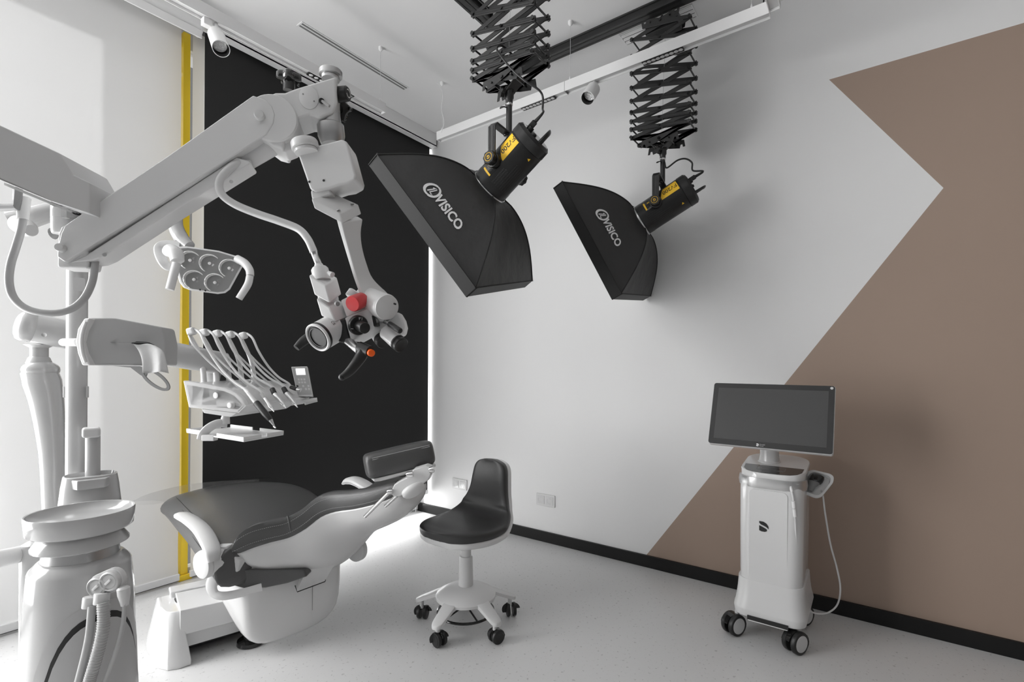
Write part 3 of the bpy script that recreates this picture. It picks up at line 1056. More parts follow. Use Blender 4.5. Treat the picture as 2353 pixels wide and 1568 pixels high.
    loft(bm, [[Vector((xm, ym, zc - 0.018)) + kd * hh + (fa * math.cos(q * math.pi / 16) + fb * math.sin(q * math.pi / 16)) * (0.016 + 0.005 * math.cos(4 * q * math.pi / 16)) for q in range(32)] for hh in (0.026, 0.044)])
    obj('clamp_knob', bm, 'black_plastic', t, bevel=0.0015)
    bm = NB(); tube(bm, [Vector((xm, ym, zc - 0.075)), Vector((xm, ym, zc - 0.075)) + kd * 0.022, Vector((xm, ym, zc - 0.083)) + kd * 0.040], [0.004, 0.005, 0.010], 10, flat=(1, 0.4))
    obj('wing_screw', bm, 'black_metal', t)
    if extra_top:
        zt = zs[0] + 0.0
        end_plates(zt, 1)
        bm = NB(); cyl(bm, (xm, ym, zt + 0.05), (xm, ym, rail_z - 0.085), 0.019, seg=20)
        obj('swivel', bm, 'black_metal', t)
    # carriage in the rail
    bm = NB(); bx(bm, (xm - 0.036, ym - 0.085, rail_z - 0.092), (xm + 0.036, ym + 0.085, rail_z - 0.030))
    cr = obj('carriage', bm, 'black_metal', t, bevel=0.002)
    for y in (-0.062, 0.0, 0.062):
        bm = NB(); cyl(bm, (xm - 0.0385, ym + y, rail_z - 0.050), (xm - 0.0355, ym + y, rail_z - 0.050), 0.006, seg=14)
        obj('bolt', bm, 'brushed_steel', cr)
    # steel safety wire down the middle
    bm = NB(); cyl(bm, (xm, ym - 0.01, rail_z - 0.09), (xm, ym + 0.006, zs[-1]), 0.0010, seg=6)
    obj('safety_wire', bm, 'brushed_steel', t)
    return t

SB = 0.63 / 0.55
# --- nearer lamp
f1, r1 = P(1131, 425, 2.045), P(1230, 313, 1.935)
zf = 1.995
XF1 = P(1150, 120, zf).x
def lat_z(px, py, x): return on_axis(px, py, 0, x).z
yl1, yr1 = on_axis(1088, 110, 0, XF1).y, on_axis(1226, 60, 0, XF1).y
zs1 = [lat_z(1088, v, XF1) for v in (35, 79, 113, 142, 163, 182)]
st = zs1[0] - zs1[1]
ups = []
z_ = zs1[0]
while z_ < CEIL - 0.052 - 0.30:
    st *= 1.08
    z_ += st
    ups.insert(0, z_)
zs1 = ups + zs1
gap1 = 0.10
lamp1, top1, a1, c1, b1_, R1 = studio_lamp('larger-looking black studio lamp with yellow plate nearer the camera', f1, r1,
    [P(1247, 250, 1.93), P(1247, 222, 1.93), P(1236, 205, 1.92), P(1205, 185, 1.92), P(1172, 155, 1.93), P(1145, 120, 1.94), P(1143, 108, 1.95), P(1155, 106, 1.98), P(1180, 128, 2.02)])
pantograph('black scissor pantograph on the left, holding the nearer lamp', XF1, yl1, yr1, zs1, gap1, CEIL - 0.103, 0, top1.z)
softbox('black softbox nearer the camera, overlapping the black blind', P(848, 380, 1.6383 * SB), P(1070, 681, 1.6079 * SB), P(1204, 660, 2.1057 * SB), f1, a1, c1, b1_, R1, (0.345, 0.105, 1.05))
# --- farther lamp
f2, r2 = P(1480, 504, 2.577), P(1590, 431, 2.470)
XF2 = P(1515, 240, 2.53).x
yl2, yr2 = on_axis(1452, 230, 0, XF2).y, on_axis(1584, 190, 0, XF2).y
zs2 = [lat_z(1452, v, XF2) for v in (93, 131, 170, 203, 233, 259, 280, 298, 317)]
lamp2, top2, a2, c2, b2_, R2 = studio_lamp('smaller-looking black studio lamp with yellow plate farther away, in front of the white wall', f2, r2,
    [P(1592, 392, 2.46), P(1590, 374, 2.47), P(1575, 365, 2.48), P(1556, 369, 2.5), P(1532, 386, 2.53), P(1527, 372, 2.56)])
pantograph('black scissor pantograph on the right, crossed by the long light bar', XF2, yl2, yr2, zs2, 0.105, CEIL - 0.051, 0, top2.z)
softbox('black softbox farther away, in front of the white wall', P(1272, 434, 2.144 * SB), P(1405, 687, 2.0803 * SB), P(1476, 690, 2.5613 * SB), f2, a2, c2, b2_, R2, (0.345, 0.120, 1.05))

# ================================================================== scanner trolley by the brown wall
def caster_on(parent, top, axis, R, wid, hubmat, drop=None, tail=None, seg=28):
    """twin-wheel castor under the point top, wheels on the floor"""
    axis = Vector(axis); axis.z = 0; axis.normalize()
    tl = tail if tail is not None else Vector((-axis.y, axis.x, 0)) * 0.022
    c = Vector((top.x, top.y, R)) + tl
    cs = None
    bm = NB(); lathe(bm, (top.x, top.y, top.z), (0, 0, -1), [(0.010, 0), (0.010, max(0.01, top.z - 2 * R + 0.012))], 14)
    cs = obj('castor', bm, 'light_grey', parent)
    bm = NB()
    fa, fb, fx = frame_of(axis)
    # hood over the wheels
    rings = []
    for k in range(13):
        an = math.radians(-30 + 200 * k / 12)
        d = tl.normalized() * math.cos(an) * -1 + UP * math.sin(an)
        rings.append([c + d * rr + axis * w for rr, w in ((R * 0.72, -wid * 0.28), (R * 1.01, -wid * 0.28), (R * 1.01, wid * 0.28), (R * 0.72, wid * 0.28))])
    loft(bm, rings)
    obj('hood', bm, 'black_gloss', cs, sharp=50)
    for sg in (-1, 1):
        p0 = c + axis * sg * wid * 0.16
        bm = NB(); lathe(bm, p0, axis * sg, [(R * 0.55, 0), (R * 0.94, 0), (R, wid * 0.06), (R, wid * 0.24), (R * 0.95, wid * 0.31), (R * 0.80, wid * 0.33), (R * 0.74, wid * 0.32)], seg)
        wh = obj('wheel', bm, 'black_plastic', cs)
        bm = NB(); lathe(bm, p0, axis * sg, [(R * 0.74, wid * 0.30), (R * 0.72, wid * 0.345), (0.001, wid * 0.355)], seg)
        obj('hub_cap', bm, hubmat, cs)
    return cs

YC = -2.732
tr = thing('scanner_trolley', 'white mobile scanner trolley with a large screen in front of the brown wall', 'trolley', (-0.34, YC, 0))
def ring_xy(xc, yc, z, dx, dy, r, n=6, tilt=0.0):
    return [Vector((xc + a_, yc + b_, z + tilt * a_)) for a_, b_ in rrect(dx, dy, r, n)]
# foot
bm = NB()
loft(bm, [ring_xy(-0.345, YC, z, dx, dy, r) for z, dx, dy, r in ((0.103, 0.36, 0.262, 0.05), (0.108, 0.375, 0.276, 0.055), (0.135, 0.385, 0.286, 0.06), (0.142, 0.383, 0.284, 0.06), (0.175, 0.355, 0.272, 0.06), (0.215, 0.335, 0.264, 0.06), (0.26, 0.322, 0.258, 0.055))])
obj('foot_shell', bm, 'white_plastic', tr, sharp=25)
bm = NB(); bx(bm, (-0.5395, YC - 0.078, 0.099), (-0.46, YC + 0.078, 0.116))
obj('foot_recess', bm, 'dark_print', tr)
bm = NB(); rcyl(bm, (-0.532, YC - 0.076, 0.098), (-0.532, YC + 0.076, 0.098), 0.006, 0.002, 12)
obj('step_bar', bm, 'white_satin', tr)
# column
bm = NB()
loft(bm, [ring_xy(xc, YC, z, dx, dy, r, 8) for z, xc, dx, dy, r in ((0.150, -0.345, 0.325, 0.235, 0.06), (0.172, -0.345, 0.325, 0.240, 0.06), (0.30, -0.345, 0.318, 0.246, 0.055), (0.50, -0.345, 0.312, 0.250, 0.055), (0.665, -0.345, 0.310, 0.252, 0.06), (0.700, -0.345, 0.310, 0.252, 0.06))])
col_ = obj('column', bm, 'white_gloss', tr, sharp=30)
# slightly raised front panel on the column
bm = NB()
pts = lift2(rrect(0.150, 0.40, 0.02), (-0.5035, YC + 0.005, 0.46), V(0, -1, 0), V(0, 0, 1))
prism(bm, pts, V(0.006, 0, 0))
obj('front_panel', bm, 'white_gloss', tr, bevel=0.002)
# emblem on the front panel
def emblem(bm, o, ax, ay, k):
    top = [(-0.5, 0.62), (-0.05, 0.60), (0.30, 0.42), (0.50, 0.10), (0.52, -0.22), (0.28, 0.0), (-0.05, 0.14), (-0.30, 0.22), (-0.5, 0.40)]
    low = [(-0.5, 0.10), (-0.22, 0.0), (0.10, -0.14), (0.34, -0.28), (0.34, -0.48), (0.12, -0.60), (-0.25, -0.60), (-0.5, -0.50)]
    for pl in (top, low):
        prism(bm, [Vector(o) + ax * x * k + ay * y * k for x, y in pl], ax.cross(ay) * 0.0008)
    return bm
e0 = on_axis(1755, 1211, 0, -0.5045)
bm = NB(); emblem(bm, e0, V(0, -1, 0), V(0, 0, 1), 0.036)
obj('emblem', bm, 'dark_print', tr)
# head with sloping top
bm = NB()
tl = 0.14
loft(bm, [ring_xy(-0.345, YC, 0.690, 0.306, 0.250, 0.07, 8), ring_xy(-0.340, YC, 0.728, 0.312, 0.256, 0.09, 8, tl * 0.6), ring_xy(-0.335, YC, 0.746, 0.318, 0.262, 0.095, 8, tl), ring_xy(-0.335, YC, 0.752, 0.312, 0.256, 0.092, 8, tl)])
obj('head', bm, 'white_gloss', tr, sharp=25)
# black touch panel let into the top
def top_pt(x, y, up=0.0): return Vector((x, y, 0.752 + tl * (x + 0.335) + up))
pts = [(-0.375, -0.118), (-0.375, 0.118), (-0.43, 0.115), (-0.462, 0.098), (-0.479, 0.070), (-0.484, 0.03), (-0.484, -0.03), (-0.479, -0.075), (-0.462, -0.10), (-0.43, -0.115)]
bm = NB(); prism(bm, [top_pt(x, YC + y, -0.003) for x, y in pts], V(0, 0, 0.0042))
tp_ = obj('touch_panel', bm, 'black_gloss', tr, bevel=0.001)
def outline(bm, a_, b_, w=0.0012):
    a_, b_ = Vector(a_), Vector(b_); d = (b_ - a_).normalized(); s = d.cross(UP).normalized()
    obx(bm, (a_ + b_) / 2, d, s, s.cross(d), (b_ - a_).length, w, 0.0005)
bm = NB()
fr = lambda x, y: top_pt(x, YC + y, 0.0016)
for q in (((-0.402, 0.062), (-0.402, -0.050)), ((-0.402, -0.050), (-0.436, -0.050)), ((-0.436, -0.050), (-0.436, 0.062)), ((-0.436, 0.062), (-0.402, 0.062)), ((-0.446, 0.056), (-0.446, 0.014)), ((-0.446, -0.004), (-0.446, -0.046))):
    outline(bm, fr(*q[0]), fr(*q[1]))
obj('panel_marks', bm, 'mid_grey', tp_)
# metal handle band round the front
bm = NB()
ring = rrect(0.316, 0.262, 0.085, 10)
pts = [(x, y) for x, y in ring if x < 0.06]
pts.sort(key=lambda q: math.atan2(q[1], -q[0] + 0.02))
rings = []
for x, y in pts:
    nx, ny = x + 0.02, y
    l_ = math.hypot(nx, ny); nx, ny = nx / l_, ny / l_
    lift_ = 0.006 if x > -0.02 else 0.0
    rings.append([Vector((-0.345 + x + nx * o_, YC + y + ny * o_, z_ + lift_)) for o_, z_ in ((-0.006, 0.668), (0.003, 0.668), (0.006, 0.688), (0.003, 0.710), (-0.006, 0.710))])
loft(bm, rings)
obj('handle', bm, 'brushed_steel', tr, sharp=50)
# castors
for cxp, cyp, ax_ in ((1663, 1441, -1), (1812, 1486, -1), (1843, 1425, 1)):
    pass
vw = ray(1750, 1450); vw.z = 0; vw.normalize()
axc = Vector((vw.y, -vw.x, 0)) * 0.78 - vw * 0.62
for x, y in ((-0.492, YC + 0.128), (-0.492, YC - 0.112), (-0.205, YC - 0.108), (-0.205, YC + 0.128)):
    tt = Vector((x, y, 0.108))
    caster_on(tr, tt, axc, 0.047, 0.062, 'light_grey', tail=Vector((-0.012, 0.012, 0)))
# screen on its neck
TLc, TRc = on_axis(1640, 880, 0, -0.435), on_axis(1920, 886, 0, -0.435)
BLc, BRc = on_axis(1627, 1018, 0, -0.535), on_axis(1915, 1047, 0, -0.535)
ctr = (TLc + TRc + BLc + BRc) / 4
axm = ((TRc - TLc) + (BRc - BLc)).normalized(); aym = ((TLc - BLc) + (TRc - BRc)); aym = (aym - axm * aym.dot(axm)).normalized()
azm = axm.cross(aym)
if azm.x > 0: azm = -azm
Wm, Hm = ((TRc - TLc).length + (BRc - BLc).length) / 2, ((TLc - BLc).length + (TRc - BRc).length) / 2
bm = NB(); prism(bm, lift2(rrect(Wm, Hm, 0.010), ctr - azm * 0.004, axm, aym), -azm * 0.030)
obj('screen_back', bm, 'white_plastic', tr, bevel=0.003)
bm = NB(); prism(bm, lift2(rrect(Wm - 0.004, Hm - 0.004, 0.010), ctr - azm * 0.006, axm, aym), azm * 0.007)
bz = obj('screen_bezel', bm, 'screen_black', tr, bevel=0.0008)
bm = NB(); prism(bm, lift2(rrect(Wm - 0.047, Hm - 0.052, 0.001), ctr + aym * 0.001 + azm * 0.0008, axm, aym), azm * 0.0006)
mat('screen_glass', 0.055, 0.30, spec=0.5)
obj('display', bm, 'screen_glass', bz)
bo = ctr - aym * (Hm / 2 - 0.0125) - axm * (Wm * 0.07) + azm * 0.0015
bm = NB(); emblem(bm, bo, axm, aym, 0.010)
obj('emblem', bm, 'white_print', bz)
bm = NB(); text_bm(bm, 'Dentsply', bo + axm * 0.008 + aym * 0.0028, axm, aym, 0.0040, 0.0003, 0.01, align='LEFT'); text_bm(bm, 'Sirona', bo + axm * 0.008 - aym * 0.0035, axm, aym, 0.0040, 0.0003, 0.01, align='LEFT')
obj('lettering', bm, 'grey_print', bz)
bm = NB(); lathe(bm, ctr + axm * (Wm / 2 - 0.013) + aym * (Hm / 2 - 0.012) + azm * 0.001, azm, [(0.0058, 0), (0.005, 0.0008), (0.001, 0.0009)], 16)
obj('badge', bm, 'light_grey', bz)
nb = on_axis(1768, 1052, 0, -0.30)
bm = NB(); lathe(bm, (nb.x, nb.y, 0.748), (0, 0, 1), [(0.050, 0), (0.050, 0.006), (0.044, 0.012), (0.040, 0.04), (0.040, 0.075)], 28)
obj('neck', bm, 'white_gloss', tr)
bm = NB(); obx(bm, Vector((nb.x, nb.y, 0.85)).lerp(ctr - azm * 0.04, 0.45), axm, aym, azm, 0.085, 0.075, 0.12)
obj('tilt_bracket', bm, 'white_plastic', tr, bevel=0.01, seg=3)
# tray at the side for the hand scanner
hc = P(1877, 1113, 2.16)
n_ = (EYE - hc); n_ = (n_.normalized() + UP * 0.55).normalized()
ay_ = (UP - n_ * UP.dot(n_)).normalized(); ax_ = ay_.cross(n_)
if ax_.dot(RGT) < 0: ax_ = -ax_
ay_ = (ay_ + ax_ * 0.22).normalized(); ax_ = (ax_ - ay_ * ax_.dot(ay_)).normalized()
out2 = [(-0.052, -0.060), (0.012, -0.066), (0.030, -0.052), (0.056, 0.030), (0.052, 0.058), (0.036, 0.066), (-0.030, 0.064), (-0.046, 0.050), (-0.056, 0.0)]
inn2 = [(x * 0.80 + 0.001, y * 0.82 + 0.001) for x, y in out2]
bm = NB()
o3 = round_poly(lift2(out2, hc, ax_, ay_), 0.012)
loft(bm, [[q - n_ * 0.026 for q in round_poly(lift2([(x * 0.82, y * 0.82) for x, y in out2], hc, ax_, ay_), 0.012)], [q - n_ * 0.006 for q in o3], o3, round_poly(lift2(inn2, hc + n_ * 0.001, ax_, ay_), 0.012), [q - n_ * 0.014 for q in round_poly(lift2([(x * 0.9, y * 0.9) for x, y in inn2], hc, ax_, ay_), 0.012)]])
obj('scanner_cradle', bm, 'white_plastic', tr, sharp=30)
bm = NB(); tube(bm, [hc - n_ * 0.02 - ax_ * 0.03, hc - n_ * 0.03 - ax_ * 0.06 - FWD * -0.02, Vector((-0.33, YC - 0.10, hc.z + 0.01))], 0.016, 12)
obj('cradle_arm', bm, 'white_plastic', tr)
# hand scanner lying in the tray, with its lead
sc_ = thing('hand_scanner', 'small black and grey hand scanner lying in the tray beside the trolley', 'scanner', hc)
bm = NB()
sec = []
for t_, w_, h_ in ((-0.042, 0.010, 0.006), (-0.036, 0.012, 0.008), (-0.018, 0.013, 0.009), (-0.006, 0.020, 0.013), (0.004, 0.0215, 0.014)):
    sec.append([hc + ay_ * t_ + ax_ * (-0.012 + t_ * 0.12 + w_ * math.cos(q * math.pi / 10)) + n_ * (0.004 + h_ * math.sin(q * math.pi / 10)) for q in range(20)])
loft(bm, sec)
obj('tip_sleeve', bm, 'mid_grey', sc_)
bm = NB()
sec = []
for t_, w_, h_ in ((0.004, 0.0235, 0.016), (0.010, 0.026, 0.018), (0.028, 0.027, 0.018), (0.038, 0.024, 0.014), (0.042, 0.015, 0.008)):
    sec.append([hc + ay_ * t_ + ax_ * (-0.008 + t_ * 0.12 + w_ * math.cos(q * math.pi / 10)) + n_ * (0.005 + h_ * math.sin(q * math.pi / 10)) for q in range(20)])
loft(bm, sec)
obj('body', bm, 'black_gloss', sc_)
bm = NB(); tube(bm, [hc - n_ * 0.004 + ax_ * 0.02 - ay_ * 0.02, P(1891, 1140, 2.15), P(1896, 1180, 2.15), P(1908, 1250, 2.15), P(1924, 1310, 2.15), P(1931, 1355, 2.15), P(1924, 1390, 2.16), P(1904, 1408, 2.16), P(1880, 1411, 2.15), P(1856, 1402, 2.12), P(1838, 1380, 2.09), P(1832, 1345, 2.08), P(1832, 1290, 2.07), P(1829, 1230, 2.065), P(1827, 1195, 2.06), P(1823, 1150, 2.06), P(1818, 1122, 2.07)], 0.0036, 10)
obj('lead', bm, 'white_plastic', sc_)
for cp0, cp1, cr in ((P(1823, 1152, 2.058), P(1824.5, 1168, 2.058), 0.0075), (P(1825, 1170, 2.058), P(1827, 1188, 2.058), 0.0068), (P(1816, 1118, 2.072), P(1820, 1130, 2.066), 0.0062)):
    bm = NB(); tube(bm, [cp0, cp1], cr, 12)
    obj('connector', bm, 'white_satin', sc_)

# ================================================================== stool
SC = Vector((-1.150, -1.570, 0))
st_ = thing('saddle_stool', 'black padded saddle stool with white five-legged castor base', 'stool', SC)
def pad_rings(offset, thick, wk, stations):
    rings = []
    N = len(stations)
    for i, (x, z, w) in enumerate(stations):
        a_ = stations[max(i - 1, 0)]; b_ = stations[min(i + 1, N - 1)]
        d = Vector((b_[0] - a_[0], 0, b_[1] - a_[1])).normalized()
        n = Vector((-d.z, 0, d.x))
        c = SC + Vector((x, 0, z)) + n * offset
        w2 = w * wk
        ring = []
        for k in range(28):
            an = 2 * math.pi * k / 28
            cs_, sn_ = math.cos(an), math.sin(an)
            yy = math.copysign(abs(cs_) ** 0.62, cs_) * w2
            nn = math.copysign(abs(sn_) ** 0.62, sn_) * thick / 2
            dish = -0.020 * math.cos(math.pi * 0.5 * min(1, abs(yy) / max(w2, 1e-4))) * min(1, w / 0.15)
            droop = -0.020 * (abs(yy) / 0.19) ** 2
            ring.append(c + n * (nn + (dish + 0.010 if sn_ > 0 else 0) + (droop if i < N * 0.55 else 0)) + Vector((0, yy, 0)))
        rings.append(ring)
    return rings
def densify(st, n=4):
    pts = smooth_path([Vector(s_) for s_ in st], n)
    return [tuple(p) for p in pts]
prof = densify([(-0.205, 0.448, 0.030), (-0.196, 0.452, 0.085), (-0.165, 0.460, 0.138), (-0.10, 0.466, 0.176), (-0.02, 0.466, 0.190), (0.06, 0.470, 0.186), (0.115, 0.490, 0.164), (0.150, 0.530, 0.134), (0.168, 0.585, 0.112), (0.178, 0.645, 0.103), (0.186, 0.695, 0.094), (0.190, 0.722, 0.070), (0.192, 0.736, 0.025)])
obj('seat_pad', loft(NB(), pad_rings(0.0, 0.052, 1.0, prof)), 'black_vinyl', st_, sharp=80, sub=1)
obj('seat_shell', loft(NB(), pad_rings(-0.030, 0.034, 1.012, prof)), 'white_plastic', st_, sharp=80, sub=1)
bm = NB(); lathe(bm, SC + V(0, 0, 0.440), (0, 0, -1), [(0.12, -0.015), (0.085, 0.012), (0.045, 0.026), (0.028, 0.036)], 28)
obj('seat_mount', bm, 'white_plastic', st_, sharp=40)
bm = NB(); cyl(bm, SC + V(0, 0, 0.29), SC + V(0, 0, 0.415), 0.0235)
obj('gas_spring', bm, 'white_plastic', st_)
bm = NB(); lathe(bm, SC + V(0, 0, 0.165), (0, 0, 1), [(0.034, 0), (0.034, 0.01), (0.0305, 0.140), (0.029, 0.147), (0.024, 0.148)], 28)
obj('column_sleeve', bm, 'white_plastic', st_)
lv = P(1033, 1248, 2.19)
bm = NB(); rcyl(bm, lv + UP * 0.012, lv - UP * 0.016, 0.021, 0.004, 20)
obj('tilt_knob', bm, 'light_grey', st_)
# base: domed disc and five arms
bm = NB(); lathe(bm, SC, (0, 0, 1), [(0.138, 0.125), (0.1385, 0.137), (0.135, 0.141), (0.10, 0.160), (0.06, 0.173), (0.034, 0.178), (0.02, 0.178)], 44)
obj('base_disc', bm, 'white_plastic', st_, sharp=40)
angs = [188.4, 257, 325.2, 40, 115]
for an in angs:
    d = Vector((math.cos(math.radians(an)), math.sin(math.radians(an)), 0)); s_ = Vector((-d.y, d.x, 0))
    bm = NB()
    rings = []
    for rr, z1_, hw, h_ in ((0.09, 0.152, 0.034, 0.02), (0.14, 0.139, 0.031, 0.018), (0.19, 0.116, 0.027, 0.017), (0.222, 0.102, 0.024, 0.016), (0.236, 0.096, 0.018, 0.015), (0.243, 0.093, 0.008, 0.014)):
        c = SC + d * rr
        rings.append([c + s_ * x + UP * (z1_ + z) for x, z in ((-hw, -h_), (-hw, -0.003), (-hw + 0.004, 0), (hw - 0.004, 0), (hw, -0.003), (hw, -h_))])
    loft(bm, rings)
    obj('leg', bm, 'white_plastic', st_, sharp=40)
    tp = SC + d * 0.216 + UP * 0.088
    dirs = {188.4: (0.75, 0.66), 257: (0.45, 0.9), 325.2: (0.35, 0.94), 40: (0.3, 0.95), 115: (0.55, 0.83)}[an]
    axw = {188.4: RGT * 0.72 - FWD * -0.70, 257: RGT * 0.62 + FWD * -0.78, 325.2: RGT * 0.98 + FWD * 0.2, 40: RGT, 115: RGT * 0.98 - FWD * 0.2}[an]
    caster_on(st_, tp, axw, 0.031, 0.046, 'black_plastic', tail=Vector((0.0, 0.0, 0)) + (RGT * 0.006))
# foot ring under the base
bm = NB(); torus(bm, SC + V(0, 0, 0.060), (0, 0, 1), 0.128, 0.006, 48, 10)
fr_ = obj('foot_ring', bm, 'black_gloss', st_)
for k in range(5):
    an = math.radians(30 + 72 * k)
    bm = NB(); cyl(bm, SC + V(0.02 * math.cos(an), 0.02 * math.sin(an), 0.082), SC + V(0.127 * math.cos(an), 0.127 * math.sin(an), 0.061), 0.0042, seg=8)
    obj('spoke', bm, 'black_plastic', fr_)
bm = NB(); lathe(bm, SC + V(0, 0, 0.068), (0, 0, 1), [(0.018, 0), (0.027, 0.006), (0.029, 0.02), (0.029, 0.06)], 20)
obj('hub', bm, 'black_plastic', st_)

# ================================================================== dental chair
def PZ(pts):
    return [P(*q) for q in pts]
def spread(pts, n=4):
    return smooth_path(pts, n)

ch = thing('dental_chair', 'dental chair with black leather cushions, white back shell and white base', 'dental chair', (-1.75, -0.95, 0))
SIDE = V(0.989, 0.15, 0).normalized()
FOOT = V(-0.15, 0.989, 0).normalized()

# ---- seat and leg cushion
Ls = PZ([(530, 1262, 1.90), (524, 1252, 1.93), (498, 1224, 2.02), (469, 1188, 2.18), (443, 1163, 2.33), (424, 1144, 2.44), (414, 1136, 2.52)])
Rs = PZ([(775, 1186, 2.31), (762, 1175, 2.345), (738, 1156, 2.41), (714, 1138, 2.49), (684, 1120, 2.58), (648, 1110, 2.67), (596, 1107, 2.76)])
Ls, Rs = spread(Ls, 3), spread(Rs, 3)
def cushion_ring(L, R, crown, thick, bulge, u):
    s = (R - L).normalized()
    n = V(0, 0, 1)
    pts = []
    for k in range(9):
        v = k / 8
        pts.append(L.lerp(R, v) + n * (crown * math.sin(math.pi * v) ** 0.8))
    for a_, d_ in ((0.35, 0.06), (0.75, 0.22), (1.0, 0.50), (0.85, 0.78), (0.35, 1.0)):
        pts.append(R + s * bulge * a_ - n * thick * d_)
    for v in (0.75, 0.5, 0.25):
        pts.append(L.lerp(R, v) - n * thick * 1.02)
    for a_, d_ in ((0.35, 1.0), (0.85, 0.78), (1.0, 0.50), (0.75, 0.22), (0.35, 0.06)):
        pts.append(L - s * bulge * a_ - n * thick * d_)
    return pts
rings = []
N = len(Ls)
for i in range(N):
    u = i / (N - 1)
    th = 0.16 - 0.045 * u
    rings.append(cushion_ring(Ls[i], Rs[i], 0.016 + 0.012 * math.sin(math.pi * u), th, 0.060 + 0.026 * u, u))
# rounded foot end
L, R = Ls[-1], Rs[-1]
c = (L + R) / 2
for k, (sc, fo, dz) in enumerate(((0.97, 0.030, -0.006), (0.90, 0.050, -0.016), (0.78, 0.062, -0.030))):
    base = rings[N - 1]
    mid = sum(base, Vector()) / len(base)
    rings.append([mid + (p - mid) * sc + FOOT * fo + V(0, 0, dz) for p in base])
bm = loft(NB(), rings)
seat = obj('seat_cushion', bm, 'black_leather', ch, sharp=80, sub=1)
# double seams along the left edge and across the foot end
for off, dn in ((0.020, 0.014), (0.034, 0.026), (0.050, 0.052), (0.055, 0.064)):
    path = []
    for i in range(3, N):
        s = (Rs[i] - Ls[i]).normalized()
        path.append(Ls[i] - s * off - V(0, 0, dn * 0.8) + V(0, 0, 0.0035) - s * 0.003)
    bm = NB(); tube(bm, path[::2], 0.0016, 6, n=4)
    obj('seam', bm, 'dark_print', seat)
# clear protective film over the foot end
inner = PZ([(385, 1160, 2.32), (420, 1139, 2.42), (500, 1120, 2.54), (596, 1106, 2.66), (640, 1104, 2.70)])
inner = [p + V(0, 0, 0.012) for p in inner]
outer = PZ([(303, 1153, 2.36), (345, 1134, 2.42), (430, 1114, 2.55), (520, 1105, 2.66), (596, 1102, 2.74)])
lower = PZ([(303, 1160, 2.35), (350, 1160, 2.38), (430, 1145, 2.50), (520, 1125, 2.62), (596, 1112, 2.72)])
bm = NB()
rows = [spread(q, 3) for q in (inner, outer, lower)]
g = []
for i in range(len(rows[0])):
    g.append([rows[0][i], rows[0][i].lerp(rows[1][i], 0.35) + V(0, 0, 0.006), rows[0][i].lerp(rows[1][i], 0.7) + V(0, 0, 0.004), rows[1][i], rows[2][i]])
vs = [[bm.verts.new(p) for p in r] for r in g]
for i in range(len(vs) - 1):
    for j in range(4):
        bm.faces.new((vs[i][j], vs[i + 1][j], vs[i + 1][j + 1], vs[i][j + 1]))
obj('foot_film', bm, 'film', ch, label='clear plastic film over the foot end')

# ---- backrest: left rim traced, right rim follows the width of the back
Lb = PZ([(531, 1252, 1.905), (545, 1228, 1.91), (575, 1208, 1.93), (615, 1197, 1.96), (655, 1189, 1.99), (690, 1169, 2.01), (722, 1143, 2.03), (755, 1131, 2.03), (800, 1128, 2.00), (850, 1121, 1.96), (895, 1110, 1.93), (905, 1106, 1.925)])
wid = [0.44, 0.46, 0.47, 0.46, 0.44, 0.42, 0.40, 0.37, 0.32, 0.26, 0.22, 0.19]
dn = [V(0.0, 0.10, -1), V(0, 0.06, -1), V(0, -0.02, -1), V(0, -0.08, -1), V(0, -0.16, -1), V(0, -0.26, -1), V(0, -0.34, -0.95), V(0, -0.38, -0.92), V(0, -0.40, -0.9), V(0, -0.42, -0.9), V(0, -0.42, -0.9), V(0, -0.42, -0.9)]
thk = [0.040, 0.080, 0.092, 0.090, 0.086, 0.086, 0.088, 0.088, 0.082, 0.072, 0.060, 0.045]
bel = [0.060, 0.100, 0.125, 0.135, 0.140, 0.138, 0.130, 0.115, 0.095, 0.075, 0.050, 0.030]
ext = [0.010, 0.035, 0.055, 0.060, 0.058, 0.048, 0.034, 0.024, 0.020, 0.018, 0.012, 0.006]
NSUB = 3
def dens(lst):
    if isinstance(lst[0], Vector):
        return smooth_path(lst, NSUB)
    return [p.x for p in smooth_path([V(q, 0, 0) for q in lst], NSUB)]
Lb, wid, thk, bel, ext, dn = dens(Lb), dens(wid), dens(thk), dens(bel), dens(ext), dens(dn)
cus, shl, rimtop, stitch = [], [], [], []
for L, w, t_, b_, e_, d_ in zip(Lb, wid, thk, bel, ext, dn):
    d_ = d_.normalized()
    R = L + SIDE * w
    r = min(0.016, t_ * 0.4)
    ring = [L + SIDE * r * 1.4, L + SIDE * w * 0.25 + d_ * 0.022, L + SIDE * w * 0.5 + d_ * 0.030, L + SIDE * w * 0.75 + d_ * 0.022, R - SIDE * r * 1.4,
            R - SIDE * r * 0.35 + d_ * r * 0.35, R + d_ * r * 1.4, R + d_ * (t_ - r), R - SIDE * r + d_ * t_, L + SIDE * r + d_ * t_, L + d_ * (t_ - r), L + d_ * r * 1.4, L + SIDE * r * 0.35 + d_ * r * 0.35]
    cus.append(ring)
    stitch.append(L + d_ * t_ * 0.42 - SIDE * 0.0008)
    # shell
    A = L + SIDE * 0.010 + d_ * (t_ - 0.006); B = R - SIDE * 0.010 + d_ * (t_ - 0.006)
    ring = [A]
    for k in range(13):
        v = k / 12
        ring.append(A.lerp(B, v) + d_ * (e_ * min(1, math.sin(math.pi * min(max(v, 0.0), 1.0)) * 6 if 0 < v < 1 else 0.0) + b_ * math.sin(math.pi * v) ** 0.75))
    ring.append(B)
    ring.append(B.lerp(A, 0.5))
    shl.append(ring)
obj('back_cushion', loft(NB(), cus), 'black_leather', ch, sharp=50)
sh_o = obj('back_shell', loft(NB(), shl), 'white_gloss', ch, sharp=60, sub=1)
